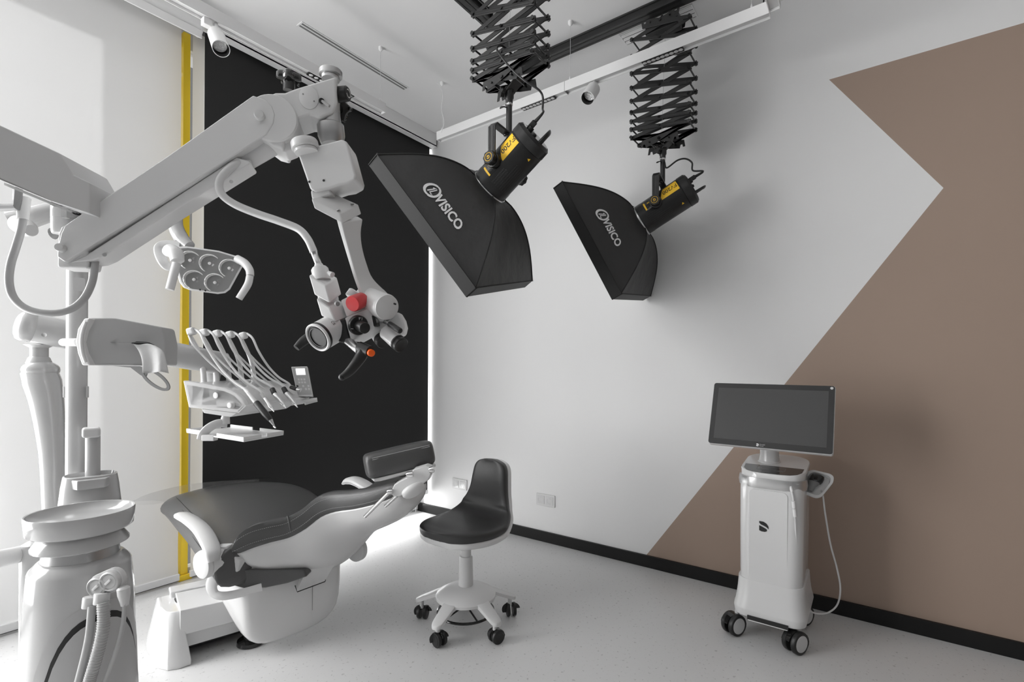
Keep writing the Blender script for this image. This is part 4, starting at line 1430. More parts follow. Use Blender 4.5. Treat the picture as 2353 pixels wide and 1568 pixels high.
for fr in (0.30, 0.78):
    bm = NB()
    path = [L + d_.normalized() * t_ * fr - SIDE * 0.0006 for L, d_, t_ in zip(Lb, dn, thk)][1:-3]
    # stitches
    P1 = path
    for i in range(len(P1) - 1):
        seg_ = P1[i + 1] - P1[i]
        n_s = max(1, int(seg_.length / 0.006))
        for k in range(n_s):
            a_ = P1[i] + seg_ * (k / n_s); b2 = P1[i] + seg_ * ((k + 0.62) / n_s)
            cyl(bm, a_, b2, 0.0007, seg=5)
    obj('stitching', bm, 'thread', ch, kind='stuff')
fold = [P(661, 1186, 1.985), P(664, 1200, 1.982), P(668, 1222, 1.985)]
bm = NB(); tube(bm, fold, [0.004, 0.0035, 0.002], 8)
obj('fold_seam', bm, 'black_leather', ch)

# ---- headrest on its two rods
A, B = P(841, 1076, 1.80), P(1000, 1038, 1.90)
ax = (B - A); Lh = ax.length; ax.normalize()
vdn = (P(860, 1105, 1.80) - P(846, 1060, 1.80)); vdn = (vdn - ax * vdn.dot(ax)).normalized()
dep = ax.cross(vdn).normalized()
if dep.dot(FWD) < 0: dep = -dep
bm = NB(); rings = []
for u, sc in ((0, 0.55), (0.012, 0.80), (0.045, 0.96), (0.12, 1.0), (0.5, 1.02), (0.88, 1.0), (0.955, 0.95), (0.988, 0.80), (1.0, 0.55)):
    c = A + ax * Lh * u + dep * 0.055
    rings.append([c + vdn * x * sc + dep * y * sc for x, y in rrect(0.098, 0.135, 0.030, 4)])
obj('headrest_cushion', loft(bm, rings), 'black_leather', ch, sharp=60, sub=1)
for off in (-0.030, -0.024):
    path = [A + ax * Lh * u - dep * (0.0135 - (0.004 if off < -0.02 else 0.0)) * 1.0 + vdn * off for u in (0.10, 0.3, 0.5, 0.7, 0.93)]
    bm = NB(); tube(bm, [p - dep * 0.0005 for p in path], 0.0012, 6)
    obj('seam', bm, 'thread', ch)
bm = NB()
pl = [A + ax * Lh * u + vdn * 0.046 + dep * d_ for u, d_ in ((0.07, 0.0), (0.97, 0.0), (0.97, 0.10), (0.07, 0.10))]
loft(bm, [pl, [p + vdn * 0.010 for p in pl], [A + ax * Lh * u + vdn * 0.062 + dep * d_ for u, d_ in ((0.16, 0.02), (0.93, 0.02), (0.93, 0.08), (0.16, 0.08))]])
obj('headrest_plate', bm, 'white_plastic', ch, bevel=0.003)
zb_ = 1.80
br = PZ([(899, 1128, zb_), (906, 1114, zb_), (924, 1103, zb_), (944, 1094, zb_), (948, 1080, zb_), (978, 1071, zb_), (988, 1074, zb_), (991, 1090, zb_), (985, 1104, zb_), (962, 1120, zb_), (930, 1138, zb_), (910, 1143, zb_), (901, 1140, zb_)])
bm = NB(); prism(bm, br, FWD * 0.055)
obj('headrest_bracket', bm, 'white_plastic', ch, bevel=0.005, seg=3)
kc = P(950, 1128, 1.77); kx = (P(973, 1112, 1.77) - P(926, 1140, 1.77)); kr = kx.length / 2; kx.normalize()
kz = (V(0, 0, -1) * 0.9 - FWD * 0.45); kz = (kz - kx * kz.dot(kx)).normalized(); ky = kx.cross(kz)
bm = NB(); rings = []
for h_, sc in ((-0.012, 0.92), (-0.008, 1.0), (0.004, 1.0), (0.012, 0.85), (0.016, 0.5)):
    rings.append([kc + kz * h_ + (kx * math.cos(q * math.pi / 16) + ky * math.sin(q * math.pi / 16) * 0.8) * kr * sc for q in range(32)])
obj('lock_knob', loft(bm, rings), 'white_plastic', ch, sharp=60)
for a_, b_ in (((839, 1187, 1.905), (895, 1131, 1.815)), ((886, 1163, 1.90), (912, 1139, 1.85))):
    bm = NB(); cyl(bm, P(*a_), P(*b_), 0.0072, seg=16)
    obj('rod', bm, 'chrome', ch)
bm = NB(); rcyl(bm, P(890, 1131, 1.795), P(903, 1130, 1.795), 0.0105, 0.004, 18)
obj('rod_joint', bm, 'chrome', ch)
for a_, b_ in (((934, 1092, 1.785), (950, 1090, 1.785)), ((986, 1081, 1.785), (998, 1079, 1.785))):
    bm = NB(); rcyl(bm, P(*a_), P(*b_), 0.011, 0.004, 18)
    obj('pivot_pin', bm, 'chrome', ch)

# ---- armrests with round hubs
hub = P(466, 1298, 1.865)
bm = NB(); lathe(bm, hub - SIDE * 0.012, SIDE, [(0.040, 0), (0.050, 0.004), (0.0535, 0.012), (0.0535, 0.020), (0.051, 0.022), (0.0535, 0.024), (0.0535, 0.075)], 36)
obj('armrest_hub', bm, 'white_plastic', ch, sharp=40)
top = PZ([(493, 1290, 1.85), (490, 1268, 1.86), (480, 1240, 1.92), (462, 1212, 2.00), (438, 1192, 2.08), (416, 1181, 2.13), (408, 1182, 2.15)])
wd = [0.020, 0.028, 0.032, 0.033, 0.033, 0.028, 0.010]
top, wd = dens(top), dens(wd)
rings = []
for i, (p, w) in enumerate(zip(top, wd)):
    t_ = (top[min(i + 1, len(top) - 1)] - top[max(i - 1, 0)]).normalized()
    s = (SIDE - t_ * SIDE.dot(t_)).normalized(); n = s.cross(t_).normalized()
    if n.z < 0: n = -n
    rings.append([p + s * x * w + n * z for x, z in ((-1, -0.010), (-1, -0.003), (-0.8, 0.003), (0, 0.006), (0.8, 0.003), (1, -0.003), (1, -0.012), (0.6, -0.024), (-0.6, -0.022))])
obj('armrest', loft(NB(), rings), 'light_grey', ch, sharp=60)
ar = PZ([(788, 1112, 2.42), (798, 1106, 2.41), (815, 1105, 2.39), (835, 1114, 2.36), (860, 1130, 2.33)])
bm = NB(); tube(bm, ar, [0.010, 0.026, 0.034, 0.036, 0.034], 14, flat=(1, 0.6))
obj('armrest', bm, 'white_plastic', ch)
hb = P(812, 1264, 2.22)
bm = NB(); lathe(bm, hb, SIDE, [(0.045, 0), (0.056, 0.006), (0.056, 0.03)], 28)
obj('armrest_hub', bm, 'light_grey', ch)
# yoke plate between hub, shell and seat
y_ = PZ([(474, 1340, 1.90), (478, 1268, 1.90), (492, 1257, 1.90), (520, 1256, 1.905), (530, 1274, 1.91), (552, 1289, 1.92), (545, 1316, 1.92), (524, 1314, 1.91), (513, 1306, 1.905), (503, 1346, 1.905), (490, 1349, 1.905)])
bm = NB(); prism(bm, y_, SIDE * 0.02 + FWD * 0.02)
obj('side_bracket', bm, 'white_plastic', ch, bevel=0.004, seg=3)
bm = NB(); tube(bm, PZ([(498, 1318, 1.90), (486, 1344, 1.90), (492, 1364, 1.91), (515, 1370, 1.92), (560, 1362, 1.95), (602, 1350, 1.98)]), 0.016, 12, flat=(0.4, 1.4))
obj('strap', bm, 'white_plastic', ch)
# dark underside of the seat
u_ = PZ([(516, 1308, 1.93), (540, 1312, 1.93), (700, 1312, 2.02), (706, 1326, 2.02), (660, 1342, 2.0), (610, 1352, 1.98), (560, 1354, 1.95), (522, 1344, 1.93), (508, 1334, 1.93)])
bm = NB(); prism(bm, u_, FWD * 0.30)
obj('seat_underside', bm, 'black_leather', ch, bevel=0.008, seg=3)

# ---- lift body, arms and floor foot
BA = V(0.966, -0.26, 0).normalized(); BC = V(0.26, 0.966, 0).normalized()
K = P(557, 1400, 1.95); K.z = 0
def KB(b, c, z): return K + BA * b + BC * c + V(0, 0, z)
Wb = 0.400
bm = NB(); rings = []
for c_, w0, zl, zb2, in_, zt in ((-0.014, 0.03, 0.18, 0.12, 0.05, 0.40), (-0.004, 0.006, 0.12, 0.055, 0.015, 0.41), (0.02, -0.010, 0.115, 0.030, 0.0, 0.415), (0.055, -0.035, 0.155, 0.050, 0.0, 0.415), (0.10, -0.064, 0.215, 0.085, 0.0, 0.415), (0.155, -0.098, 0.295, 0.16, 0.0, 0.415), (0.30, -0.098, 0.32, 0.22, 0.01, 0.415), (0.42, -0.06, 0.35, 0.29, 0.02, 0.415)):
    w1 = Wb - in_
    ring = [(w0, zt), (w0, max(0.32, zl + 0.04)), (w0 + 0.003, zl + 0.03), (w0 + 0.020, zl - 0.03 * (1 if zl < 0.2 else 0.6)), (w0 + 0.060, zb2 * 0.5 + zl * 0.5 - 0.03), (w0 + 0.11 - w0 * 0.8, zb2), (Wb * 0.52, zb2 + 0.002), (w1 - 0.09, zb2 + 0.016), (w1 - 0.03, zb2 + 0.052), (w1 - 0.004, zb2 + 0.11), (w1, 0.30 if zb2 < 0.15 else 0.36), (w1 - 0.006, zt)]
    rings.append([KB(b, c_, z) for b, z in ring])
obj('lift_body', loft(bm, rings), 'white_gloss', ch, sharp=50, sub=1)
bm = NB(); obx(bm, KB(0.265, -0.0150, 0.20), BA, BC, UP, 0.0015, 0.001, 0.12)
obj('panel_joint', bm, 'mid_grey', ch)
# back link plate running into its slot
q = PZ([(704, 1308, 2.055), (683, 1359, 2.045), (747, 1336, 2.105), (776, 1286, 2.12)])
bm = NB(); prism(bm, q, BC * 0.05)
obj('link_plate', bm, 'white_plastic', ch, bevel=0.002)
bm = NB(); tube(bm, PZ([(678, 1346, 2.035), (683, 1361, 2.035), (747, 1337, 2.09), (748, 1333, 2.09)]), 0.0022, 6, n=1)
obj('slot_gap', bm, 'dark_print', ch)
# arms
def arm(name, b0, b1, z0a, z1a, z0b, z1b, c0, c1, m):
    bm = NB(); prism(bm, [KB(b0, c0, z0a), KB(b1, c0, z0b), KB(b1, c0, z1b), KB(b0, c0, z1a)], BC * (c1 - c0))
    return obj(name, bm, m, ch, bevel=0.004, seg=3)
arm('lift_arm', -0.195, 0.12, 0.116, 0.216, 0.110, 0.205, 0.140, 0.34, 'white_gloss')
arm('lift_arm', -0.180, 0.16, 0.050, 0.112, 0.052, 0.106, 0.170, 0.36, 'white_gloss')
arm('arm_core', -0.20, 0.10, 0.030, 0.20, 0.030, 0.19, 0.20, 0.33, 'dark_print')
# floor foot: end block and rear rail
bm = NB()
bot = [(-0.290, 0.42), (-0.292, 0.34), (-0.262, 0.165), (-0.235, 0.125), (-0.200, 0.112), (-0.158, 0.116), (-0.158, 0.42)]
topo = [(-0.246, 0.40), (-0.250, 0.25), (-0.240, 0.190), (-0.228, 0.172), (-0.212, 0.162), (-0.192, 0.162), (-0.192, 0.40)]
loft(bm, [[KB(b, c, 0.0) for b, c in bot], [KB(b, c, 0.02) for b, c in bot], [KB(b * 0.2 + b2 * 0.8, c * 0.2 + c2 * 0.8, 0.190) for (b, c), (b2, c2) in zip(bot, topo)], [KB(b2, c2, 0.208 if c2 < 0.3 else 0.19) for b2, c2 in topo]])
obj('floor_foot', bm, 'white_gloss', ch, bevel=0.006, seg=3)
bm = NB(); prism(bm, [KB(-0.16, 0.37, 0.0), KB(-0.185, 0.37, 0.0), KB(-0.215, 0.345, 0.222), KB(0.10, 0.345, 0.215), KB(0.14, 0.37, 0.0)], BC * 0.07)
obj('foot_rail', bm, 'white_gloss', ch, bevel=0.008, seg=3)
pc = P(577, 1490, 2.10); pc.z = 0
bm = NB(); lathe(bm, pc, (0, 0, 1), [(0.050, 0), (0.056, 0.004), (0.054, 0.018), (0.030, 0.022), (0.026, 0.08)], 28)
obj('swivel_plate', bm, 'black_gloss', ch)

# ================================================================== dental unit: cuspidor column, pole, arms
UC = P(188, 1173, 1.34)                 # centre of the bowl rim
ux, uy = UC.x, UC.y
un = thing('dental_unit', 'white dental unit with spittoon bowl, pole and swing arms at the left', 'dental unit', (ux, uy, 0))
def U(z): return Vector((ux, uy, z))
tow = Vector((EYE.x - ux, EYE.y - uy, 0)).normalized()      # side of the column turned to the lens
sidv = Vector((-tow.y, tow.x, 0))
if sidv.dot(RGT) < 0: sidv = -sidv
def ell(z, rx, ry, n=40, off=0.0):
    return [U(z) + sidv * (rx * math.cos(2 * math.pi * k / n) + off) + tow * ry * math.sin(2 * math.pi * k / n) for k in range(n)]
zr = UC.z
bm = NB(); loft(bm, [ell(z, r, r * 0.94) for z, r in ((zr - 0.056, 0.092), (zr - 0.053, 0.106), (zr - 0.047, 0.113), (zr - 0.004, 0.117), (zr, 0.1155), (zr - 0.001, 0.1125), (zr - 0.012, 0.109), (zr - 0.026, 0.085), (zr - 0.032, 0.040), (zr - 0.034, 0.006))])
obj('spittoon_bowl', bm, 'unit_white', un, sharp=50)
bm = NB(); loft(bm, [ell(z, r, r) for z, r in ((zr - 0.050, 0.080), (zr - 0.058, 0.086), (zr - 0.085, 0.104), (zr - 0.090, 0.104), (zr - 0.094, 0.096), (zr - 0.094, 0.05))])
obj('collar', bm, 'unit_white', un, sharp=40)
bm = NB(); loft(bm, [ell(zr - 0.09, 0.080, 0.080), ell(zr - 0.128, 0.084, 0.084)])
obj('neck', bm, 'satin_alu', un)
prof_u = [(zr - 0.122, 0.086), (zr - 0.126, 0.092), (zr - 0.142, 0.106), (zr - 0.150, 0.109), (0.55, 0.116), (0.40, 0.121), (0.20, 0.126), (0.0, 0.130)]
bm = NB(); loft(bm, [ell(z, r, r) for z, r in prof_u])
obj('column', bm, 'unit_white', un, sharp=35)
bm = NB(); loft(bm, [ell(z, r, r) for z, r in ((zr - 0.1225, 0.0865), (zr - 0.1245, 0.0865))]);
obj('shadow_gap', bm, 'dark_print', un)
def rad_at(z):
    pr = sorted(prof_u)
    for (z0, r0), (z1_, r1_) in zip(pr, pr[1:]):
        if z0 <= z <= z1_:
            return r0 + (r1_ - r0) * (z - z0) / (z1_ - z0)
    return pr[0][1] if z < pr[0][0] else pr[-1][1]
def SU(phi, z, off=0.0):                 # surface of the column: degrees from the side turned to the lens
    p = math.radians(phi)
    return U(z) + (tow * math.cos(p) + sidv * math.sin(p)) * (rad_at(z) + off)
# arched hose cover on the front with a dark gap round it
def arch_patch(bm, half, zt, zb, off, drop):
    cols = 20
    g = []
    for k in range(cols + 1):
        ph = 18 - half + 2 * half * k / cols
        w = abs(2 * k / cols - 1)
        z1_ = zb + (zt - zb) * max(0.0, 1 - w ** 2.6) ** 0.5
        g.append([SU(ph, zb + (z1_ - zb) * j / 8, off) for j in range(9)])
    vs = [[bm.verts.new(p) for p in r] for r in g]
    for a_, b_ in zip(vs, vs[1:]):
        for j in range(8):
            bm.faces.new((a_[j], b_[j], b_[j + 1], a_[j + 1]))
    return bm
ztop = zr - 0.268
obj('cover_gap', arch_patch(NB(), 66, ztop + 0.016, 0.10, 0.0014, 0), 'dark_print', un)
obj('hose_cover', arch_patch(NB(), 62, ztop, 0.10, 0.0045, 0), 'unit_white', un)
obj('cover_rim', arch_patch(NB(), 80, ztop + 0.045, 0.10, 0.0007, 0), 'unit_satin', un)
# double holder with two round caps
h1, h2 = P(222, 1350, 1.235), P(251, 1337, 1.235)
hx = (h2 - h1).normalized(); hn = (EYE - h1); hn = (hn - hx * hn.dot(hx)); hn.z *= 0.35; hn.normalize(); hy = hn.cross(hx)
for i, hc_ in enumerate((h1, h2)):
    bm = NB(); lathe(bm, hc_ - hn * 0.016, hn, [(0.024, 0), (0.025, 0.012), (0.0245, 0.018), (0.021, 0.021), (0.0195, 0.017), (0.0185, 0.017)], 32)
    cap_ = obj('hose_holder', bm, 'light_grey', un)
    bm = NB(); lathe(bm, hc_ - hn * 0.016, hn, [(0.0185, 0.0172), (0.017, 0.0185), (0.001, 0.0185)], 32)
    obj('cap_disc', bm, 'grey_plastic', cap_)
    bm = NB(); obx(bm, hc_ + hn * 0.004, hx * 0.94 + hy * 0.34, hy * 0.94 - hx * 0.34, hn, 0.018, 0.006, 0.004)
    obj('cap_slot', bm, 'light_grey', cap_, bevel=0.001)
bm = NB(); prism(bm, lift2(rrect((h2 - h1).length + 0.054, 0.058, 0.028), (h1 + h2) / 2 - hn * 0.024, hx, hy), hn * 0.016)
obj('holder_plate', bm, 'light_grey', un, bevel=0.002)
for hc_, a_, w_ in ((h1, (207, 1383), 0.0165), (h2, (233, 1374), 0.0165)):
    bm = NB(); rcyl(bm, P(a_[0] + 2, a_[1] - 12, 1.236), P(a_[0] - 1, a_[1] + 14, 1.232), w_, 0.002, 20)
    obj('hose_cuff', bm, 'light_grey', un)
def hose(name, pts, r, m, ribs=False):
    bm = NB(); tube(bm, PZ(pts), r, 14)
    h_ = obj(name, bm, m, un)
    if ribs:
        path = smooth_path(PZ(pts), 24)
        bm = NB()
        acc = 0
        for i in range(1, len(path) - 1):
            acc += (path[i] - path[i - 1]).length
            if acc > 0.0052:
                acc = 0
                torus(bm, path[i], path[i + 1] - path[i - 1], r, 0.0012, 16, 5)
        obj('rib_rings', bm, m, h_, kind='stuff')
    return h_
hose('suction_hose', [(211, 1393, 1.225), (209, 1420, 1.22), (205, 1460, 1.215), (196, 1505, 1.21), (180, 1568, 1.205), (160, 1640, 1.20)], 0.0085, 'grey_plastic')
hose('suction_hose', [(237, 1385, 1.225), (254 - 16, 1430, 1.22), (232, 1470, 1.215), (222, 1510, 1.21), (205, 1568, 1.205), (185, 1640, 1.20)], 0.0125, 'grey_plastic', True)
hose('syringe_hose', [(287, 1385, 1.235), (284, 1425, 1.235), (276, 1465, 1.23), (262, 1510, 1.225), (240, 1568, 1.22), (220, 1630, 1.21)], 0.0052, 'grey_plastic')
bm = NB(); lathe(bm, P(283, 1349, 1.238), P(287, 1392, 1.238) - P(283, 1349, 1.238), [(0.010, 0), (0.014, 0.004), (0.0135, 0.02), (0.0095, 0.040), (0.0085, 0.047), (0.005, 0.048)], 20)
obj('hose_plug', bm, 'light_grey', un)
# glossy rear post and the chair pipe at the left edge
rp = P(80, 1400, 1.43)
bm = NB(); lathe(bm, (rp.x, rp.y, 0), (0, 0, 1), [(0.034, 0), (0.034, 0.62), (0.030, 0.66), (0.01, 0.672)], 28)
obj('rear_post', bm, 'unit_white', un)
bm = NB(); tube(bm, [P(-70, 1300, 1.25), P(20, 1280, 1.38), P(100, 1262, 1.50)], 0.024, 16)
obj('side_pipe', bm, 'light_grey', un)
# tumbler filler behind the bowl
cf = P(208, 1100, 1.50)
bm = NB()
def cring(z, rx, ry, s=1): return [Vector((cf.x, cf.y, z)) + sidv * (rx * math.copysign(abs(math.cos(q * math.pi / 16)) ** 0.75, math.cos(q * math.pi / 16))) + tow * ry * math.copysign(abs(math.sin(q * math.pi / 16)) ** 0.75, math.sin(q * math.pi / 16)) for q in range(32)]
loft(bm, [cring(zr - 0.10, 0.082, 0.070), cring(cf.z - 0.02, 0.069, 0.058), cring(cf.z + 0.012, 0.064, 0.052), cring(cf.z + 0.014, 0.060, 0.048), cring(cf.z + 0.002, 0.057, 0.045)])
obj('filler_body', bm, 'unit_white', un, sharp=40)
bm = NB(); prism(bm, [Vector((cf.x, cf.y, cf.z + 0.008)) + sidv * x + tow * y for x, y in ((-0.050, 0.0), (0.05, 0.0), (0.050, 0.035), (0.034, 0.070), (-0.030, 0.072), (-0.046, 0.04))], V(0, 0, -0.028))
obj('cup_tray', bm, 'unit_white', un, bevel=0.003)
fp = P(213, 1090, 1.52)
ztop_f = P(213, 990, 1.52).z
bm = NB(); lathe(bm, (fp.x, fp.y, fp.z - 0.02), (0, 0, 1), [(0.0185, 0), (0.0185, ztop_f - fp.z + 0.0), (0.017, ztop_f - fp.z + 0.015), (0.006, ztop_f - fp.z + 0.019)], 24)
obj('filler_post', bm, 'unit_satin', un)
bm = NB(); obx(bm, Vector((fp.x, fp.y, ztop_f - 0.004)) + tow * 0.008 - sidv * 0.004, sidv, tow, UP, 0.044, 0.05, 0.030)
obj('filler_spout', bm, 'light_grey', un, bevel=0.008, seg=3)
# pole
pb = P(176, 900, 1.55)
RP = 0.0265
zt_p = P(176, 470, 1.55).z
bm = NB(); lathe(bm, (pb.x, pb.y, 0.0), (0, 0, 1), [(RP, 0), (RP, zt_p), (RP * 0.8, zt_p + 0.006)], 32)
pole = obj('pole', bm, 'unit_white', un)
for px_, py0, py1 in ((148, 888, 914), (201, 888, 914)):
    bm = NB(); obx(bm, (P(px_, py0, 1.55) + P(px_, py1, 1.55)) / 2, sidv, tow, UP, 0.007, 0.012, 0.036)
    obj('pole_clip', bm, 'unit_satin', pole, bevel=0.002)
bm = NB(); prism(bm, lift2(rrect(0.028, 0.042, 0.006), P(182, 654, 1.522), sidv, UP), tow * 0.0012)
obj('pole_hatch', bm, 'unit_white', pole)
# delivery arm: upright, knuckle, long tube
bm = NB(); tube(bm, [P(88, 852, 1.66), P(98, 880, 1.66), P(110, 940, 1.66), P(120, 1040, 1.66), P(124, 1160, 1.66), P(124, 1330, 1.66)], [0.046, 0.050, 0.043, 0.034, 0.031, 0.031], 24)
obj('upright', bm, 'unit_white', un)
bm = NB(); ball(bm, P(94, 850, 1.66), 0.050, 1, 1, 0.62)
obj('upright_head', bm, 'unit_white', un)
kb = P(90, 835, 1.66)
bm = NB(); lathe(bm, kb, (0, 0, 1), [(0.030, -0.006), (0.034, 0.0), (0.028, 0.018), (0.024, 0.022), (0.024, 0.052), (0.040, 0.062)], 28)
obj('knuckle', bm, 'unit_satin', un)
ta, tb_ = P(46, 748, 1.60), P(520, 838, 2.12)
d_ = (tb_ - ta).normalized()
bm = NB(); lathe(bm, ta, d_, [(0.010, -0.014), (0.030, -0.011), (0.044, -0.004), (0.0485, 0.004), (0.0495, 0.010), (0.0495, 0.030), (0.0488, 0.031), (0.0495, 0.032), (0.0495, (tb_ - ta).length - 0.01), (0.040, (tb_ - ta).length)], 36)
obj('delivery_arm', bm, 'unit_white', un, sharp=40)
bm = NB(); lathe(bm, P(101, 770, 1.60), P(101, 770, 1.55) - P(101, 770, 1.60), [(0.007, 0.0), (0.007, 0.006), (0.004, 0.0065)], 14)
obj('arm_screw', bm, 'brushed_steel', un)
bm = NB(); lathe(bm, P(487, 850, 2.10), (0, 0, -1), [(0.036, -0.02), (0.034, 0.02), (0.028, 0.06), (0.030, 0.10)], 24)
obj('arm_pivot', bm, 'unit_white', un)
# lamp arm, behind the microscope
bm = NB(); tube(bm, [P(30, 512, 1.72), P(70, 500, 1.74), P(150, 478, 1.78), P(230, 464, 1.82), P(330, 452, 1.88), P(385, 452, 1.93), P(402, 470, 1.95), P(403, 515, 1.95), P(415, 545, 1.94), P(436, 566, 1.93)], [0.040, 0.036, 0.030, 0.026, 0.026, 0.026, 0.026, 0.026, 0.027, 0.020], 20)
obj('lamp_arm', bm, 'unit_white', un)
bm = NB(); tube(bm, [P(45, 515, 1.66), P(62, 525, 1.62), P(72, 530, 1.60)], [0.030, 0.028, 0.018], 18)
obj('arm_elbow', bm, 'unit_satin', un)

# ---- operating lamp
lp = thing('operating_lamp', 'dental operating lamp with five round reflectors and two handles', 'lamp', P(480, 620, 1.9))
zf_ = lambda px: 1.88 + (px - 400) * 0.0005
face = [(401, 574), (412, 569), (430, 568), (502, 578), (545, 591), (556, 599), (558, 608), (550, 622), (527, 664), (516, 672), (500, 674), (440, 666), (424, 660), (415, 648), (405, 612)]
F3 = [P(x, y, zf_(x)) for x, y in face]
fn_ = (EYE - P(480, 620, 1.9)).normalized()
bm = NB(); c_ = sum(F3, Vector()) / len(F3)
loft(bm, [[c_ + (p - c_) * 0.88 - fn_ * 0.050 for p in F3], [c_ + (p - c_) * 1.03 - fn_ * 0.020 for p in F3], [c_ + (p - c_) * 1.04 for p in F3], [c_ + (p - c_) * 0.985 + fn_ * 0.003 for p in F3]])
obj('housing', bm, 'white_plastic', lp, bevel=0.003, sharp=40)
bm = NB(); prism(bm, [c_ + (p - c_) * 0.96 + fn_ * 0.0025 for p in F3], fn_ * 0.0015)
obj('face_plate', bm, 'mid_grey', lp, bevel=0.001)
for x, y in ((437, 599), (482, 606), (527, 617), (446, 643), (494, 650)):
    o_ = P(x, y, zf_(x)) + fn_ * 0.004
    bm = NB(); lathe(bm, o_, fn_, [(0.0355, 0.0), (0.0365, 0.002), (0.0345, 0.003), (0.0325, 0.0), (0.030, -0.004), (0.024, -0.010), (0.014, -0.0155), (0.004, -0.017)], 30, cap=False)
    rf = obj('reflector', bm, 'reflector', lp, sharp=60)
    bm = NB(); rr_ = random.Random(int(x))
    for k in range(7):
        an = math.radians(25 + 51 * k); d2 = (RGT * math.cos(an) + UP * math.sin(an))
        q = o_ + d2 * 0.018 - fn_ * 0.006
        obx(bm, q, (d2 - fn_ * 0.6).normalized(), d2.cross(fn_).normalized(), (fn_ + d2 * 0.6).normalized(), 0.013, 0.010, 0.0012)
    obj('facets', bm, 'chrome', rf, kind='stuff')
    bm = NB(); ball(bm, o_ - fn_ * 0.004, 0.0075, seg=12)
    obj('bulb', bm, 'white_diffuser', rf)
for x, y in ((460, 666), (472, 668)):
    bm = NB(); lathe(bm, P(x, y, zf_(x)) + fn_ * 0.0035, fn_, [(0.0035, 0), (0.003, 0.001), (0.001, 0.001)], 10)
    obj('sensor', bm, 'dark_print', lp)
bm = NB(); tube(bm, PZ([(414, 566, 1.92), (384, 563, 1.91), (368, 568, 1.90), (367, 582, 1.89), (374, 600, 1.88), (384, 612, 1.885), (394, 614, 1.89)]), 0.016, 12, flat=(0.5, 1.15))
obj('bracket', bm, 'light_grey', lp)
bm = NB(); tube(bm, PZ([(384, 580, 1.84), (392, 576, 1.83), (404, 584, 1.82), (408, 600, 1.815)]), [0.018, 0.024, 0.026, 0.022], 18)
obj('handle_joint', bm, 'white_plastic', lp)
bm = NB(); tube(bm, PZ([(406, 606, 1.81), (400, 628, 1.80), (390, 666, 1.79)]), [0.0145, 0.0145, 0.0140], 18)
obj('handle', bm, 'light_grey', lp)
bm = NB(); tube(bm, PZ([(545, 595, 1.95), (562, 605, 1.94), (573, 620, 1.93), (575, 634, 1.925)]), [0.016, 0.016, 0.015, 0.014], 16)
obj('handle_joint', bm, 'white_plastic', lp)
bm = NB(); tube(bm, PZ([(574, 636, 1.92), (569, 655, 1.91), (549, 687, 1.90)]), [0.0135, 0.0135, 0.0125], 18)
obj('handle', bm, 'white_plastic', lp)

# ---- instrument console
dl = thing('instrument_console', 'white instrument console with five whip arms in front of the black blind', 'console', P(560, 915, 2.0))
Zl = 1.93
side = [(420, 875), (433, 937), (462, 940), (548, 950), (565, 933), (556, 917), (542, 904), (518, 893), (470, 882)]
dpt = P(706, 916, 2.30) - P(556, 935, Zl)     # along the console to its right end
S3 = [P(x, y, Zl) for x, y in side]
bm = NB(); prism(bm, S3, dpt * 0.06)
obj('end_cheek', bm, 'white_gloss', dl, bevel=0.004, seg=3)
bm = NB(); prism(bm, [P(x, y, Zl) for x, y in ((424, 880), (436, 934), (548, 945), (560, 932), (552, 918), (540, 906), (516, 896))], dpt * 0.97)
obj('body', bm, 'white_gloss', dl, bevel=0.006, seg=3)
bm = NB(); prism(bm, [P(x, y, Zl) for x, y in ((462, 940), (468, 950), (530, 959), (545, 950))], dpt * 0.80)
obj('under_tray', bm, 'white_plastic', dl, bevel=0.003)
bm = NB(); prism(bm, [P(x, y, Zl) for x, y in ((548, 950), (566, 933), (562, 930), (546, 945))], dpt * 0.98)
obj('front_lip', bm, 'white_plastic', dl, bevel=0.001)
e2 = S3[4] + dpt
bm = NB(); tube(bm, [P(700, 925, 2.26), P(716, 921, 2.28), P(729, 919, 2.29)], [0.013, 0.012, 0.010], 14)
obj('grip', bm, 'white_plastic', dl)
for x, y, r_, h_ in ((536, 931, 0.011, 0.020), (496, 909, 0.012, 0.002)):
    nn = -dpt.normalized()
    bm = NB(); rcyl(bm, P(x, y, Zl - 0.002) , P(x, y, Zl - 0.002) + nn * h_, r_, 0.002, 20)
    obj('button', bm, 'white_plastic', dl)
for i in range(5):
    bxp, byp, zz = 469 + 29 * i, 876 + 2.2 * i, 2.02 + 0.05 * i
    hxp, hyp = 439 + 29.8 * i, 760 + 2.4 * i
    bm = NB(); tube(bm, PZ([(bxp, byp + 4, zz), (bxp - 2, byp - 22, zz), (bxp - 7, byp - 52, zz - 0.01), (bxp - 18, byp - 80, zz - 0.02), (hxp - 2, hyp + 12, zz - 0.03)]), [0.0115, 0.0105, 0.0095, 0.0080, 0.0070], 14)
    wa = obj('whip_arm', bm, 'white_plastic', dl)
    bm = NB(); obx(bm, P(hxp + 1, hyp + 2, zz - 0.035), (RGT + UP * 0.25).normalized(), (UP - RGT * 0.25).normalized(), FWD, 0.030, 0.030, 0.030)
    obj('hose_guide', bm, 'white_plastic', wa, bevel=0.008, seg=3)
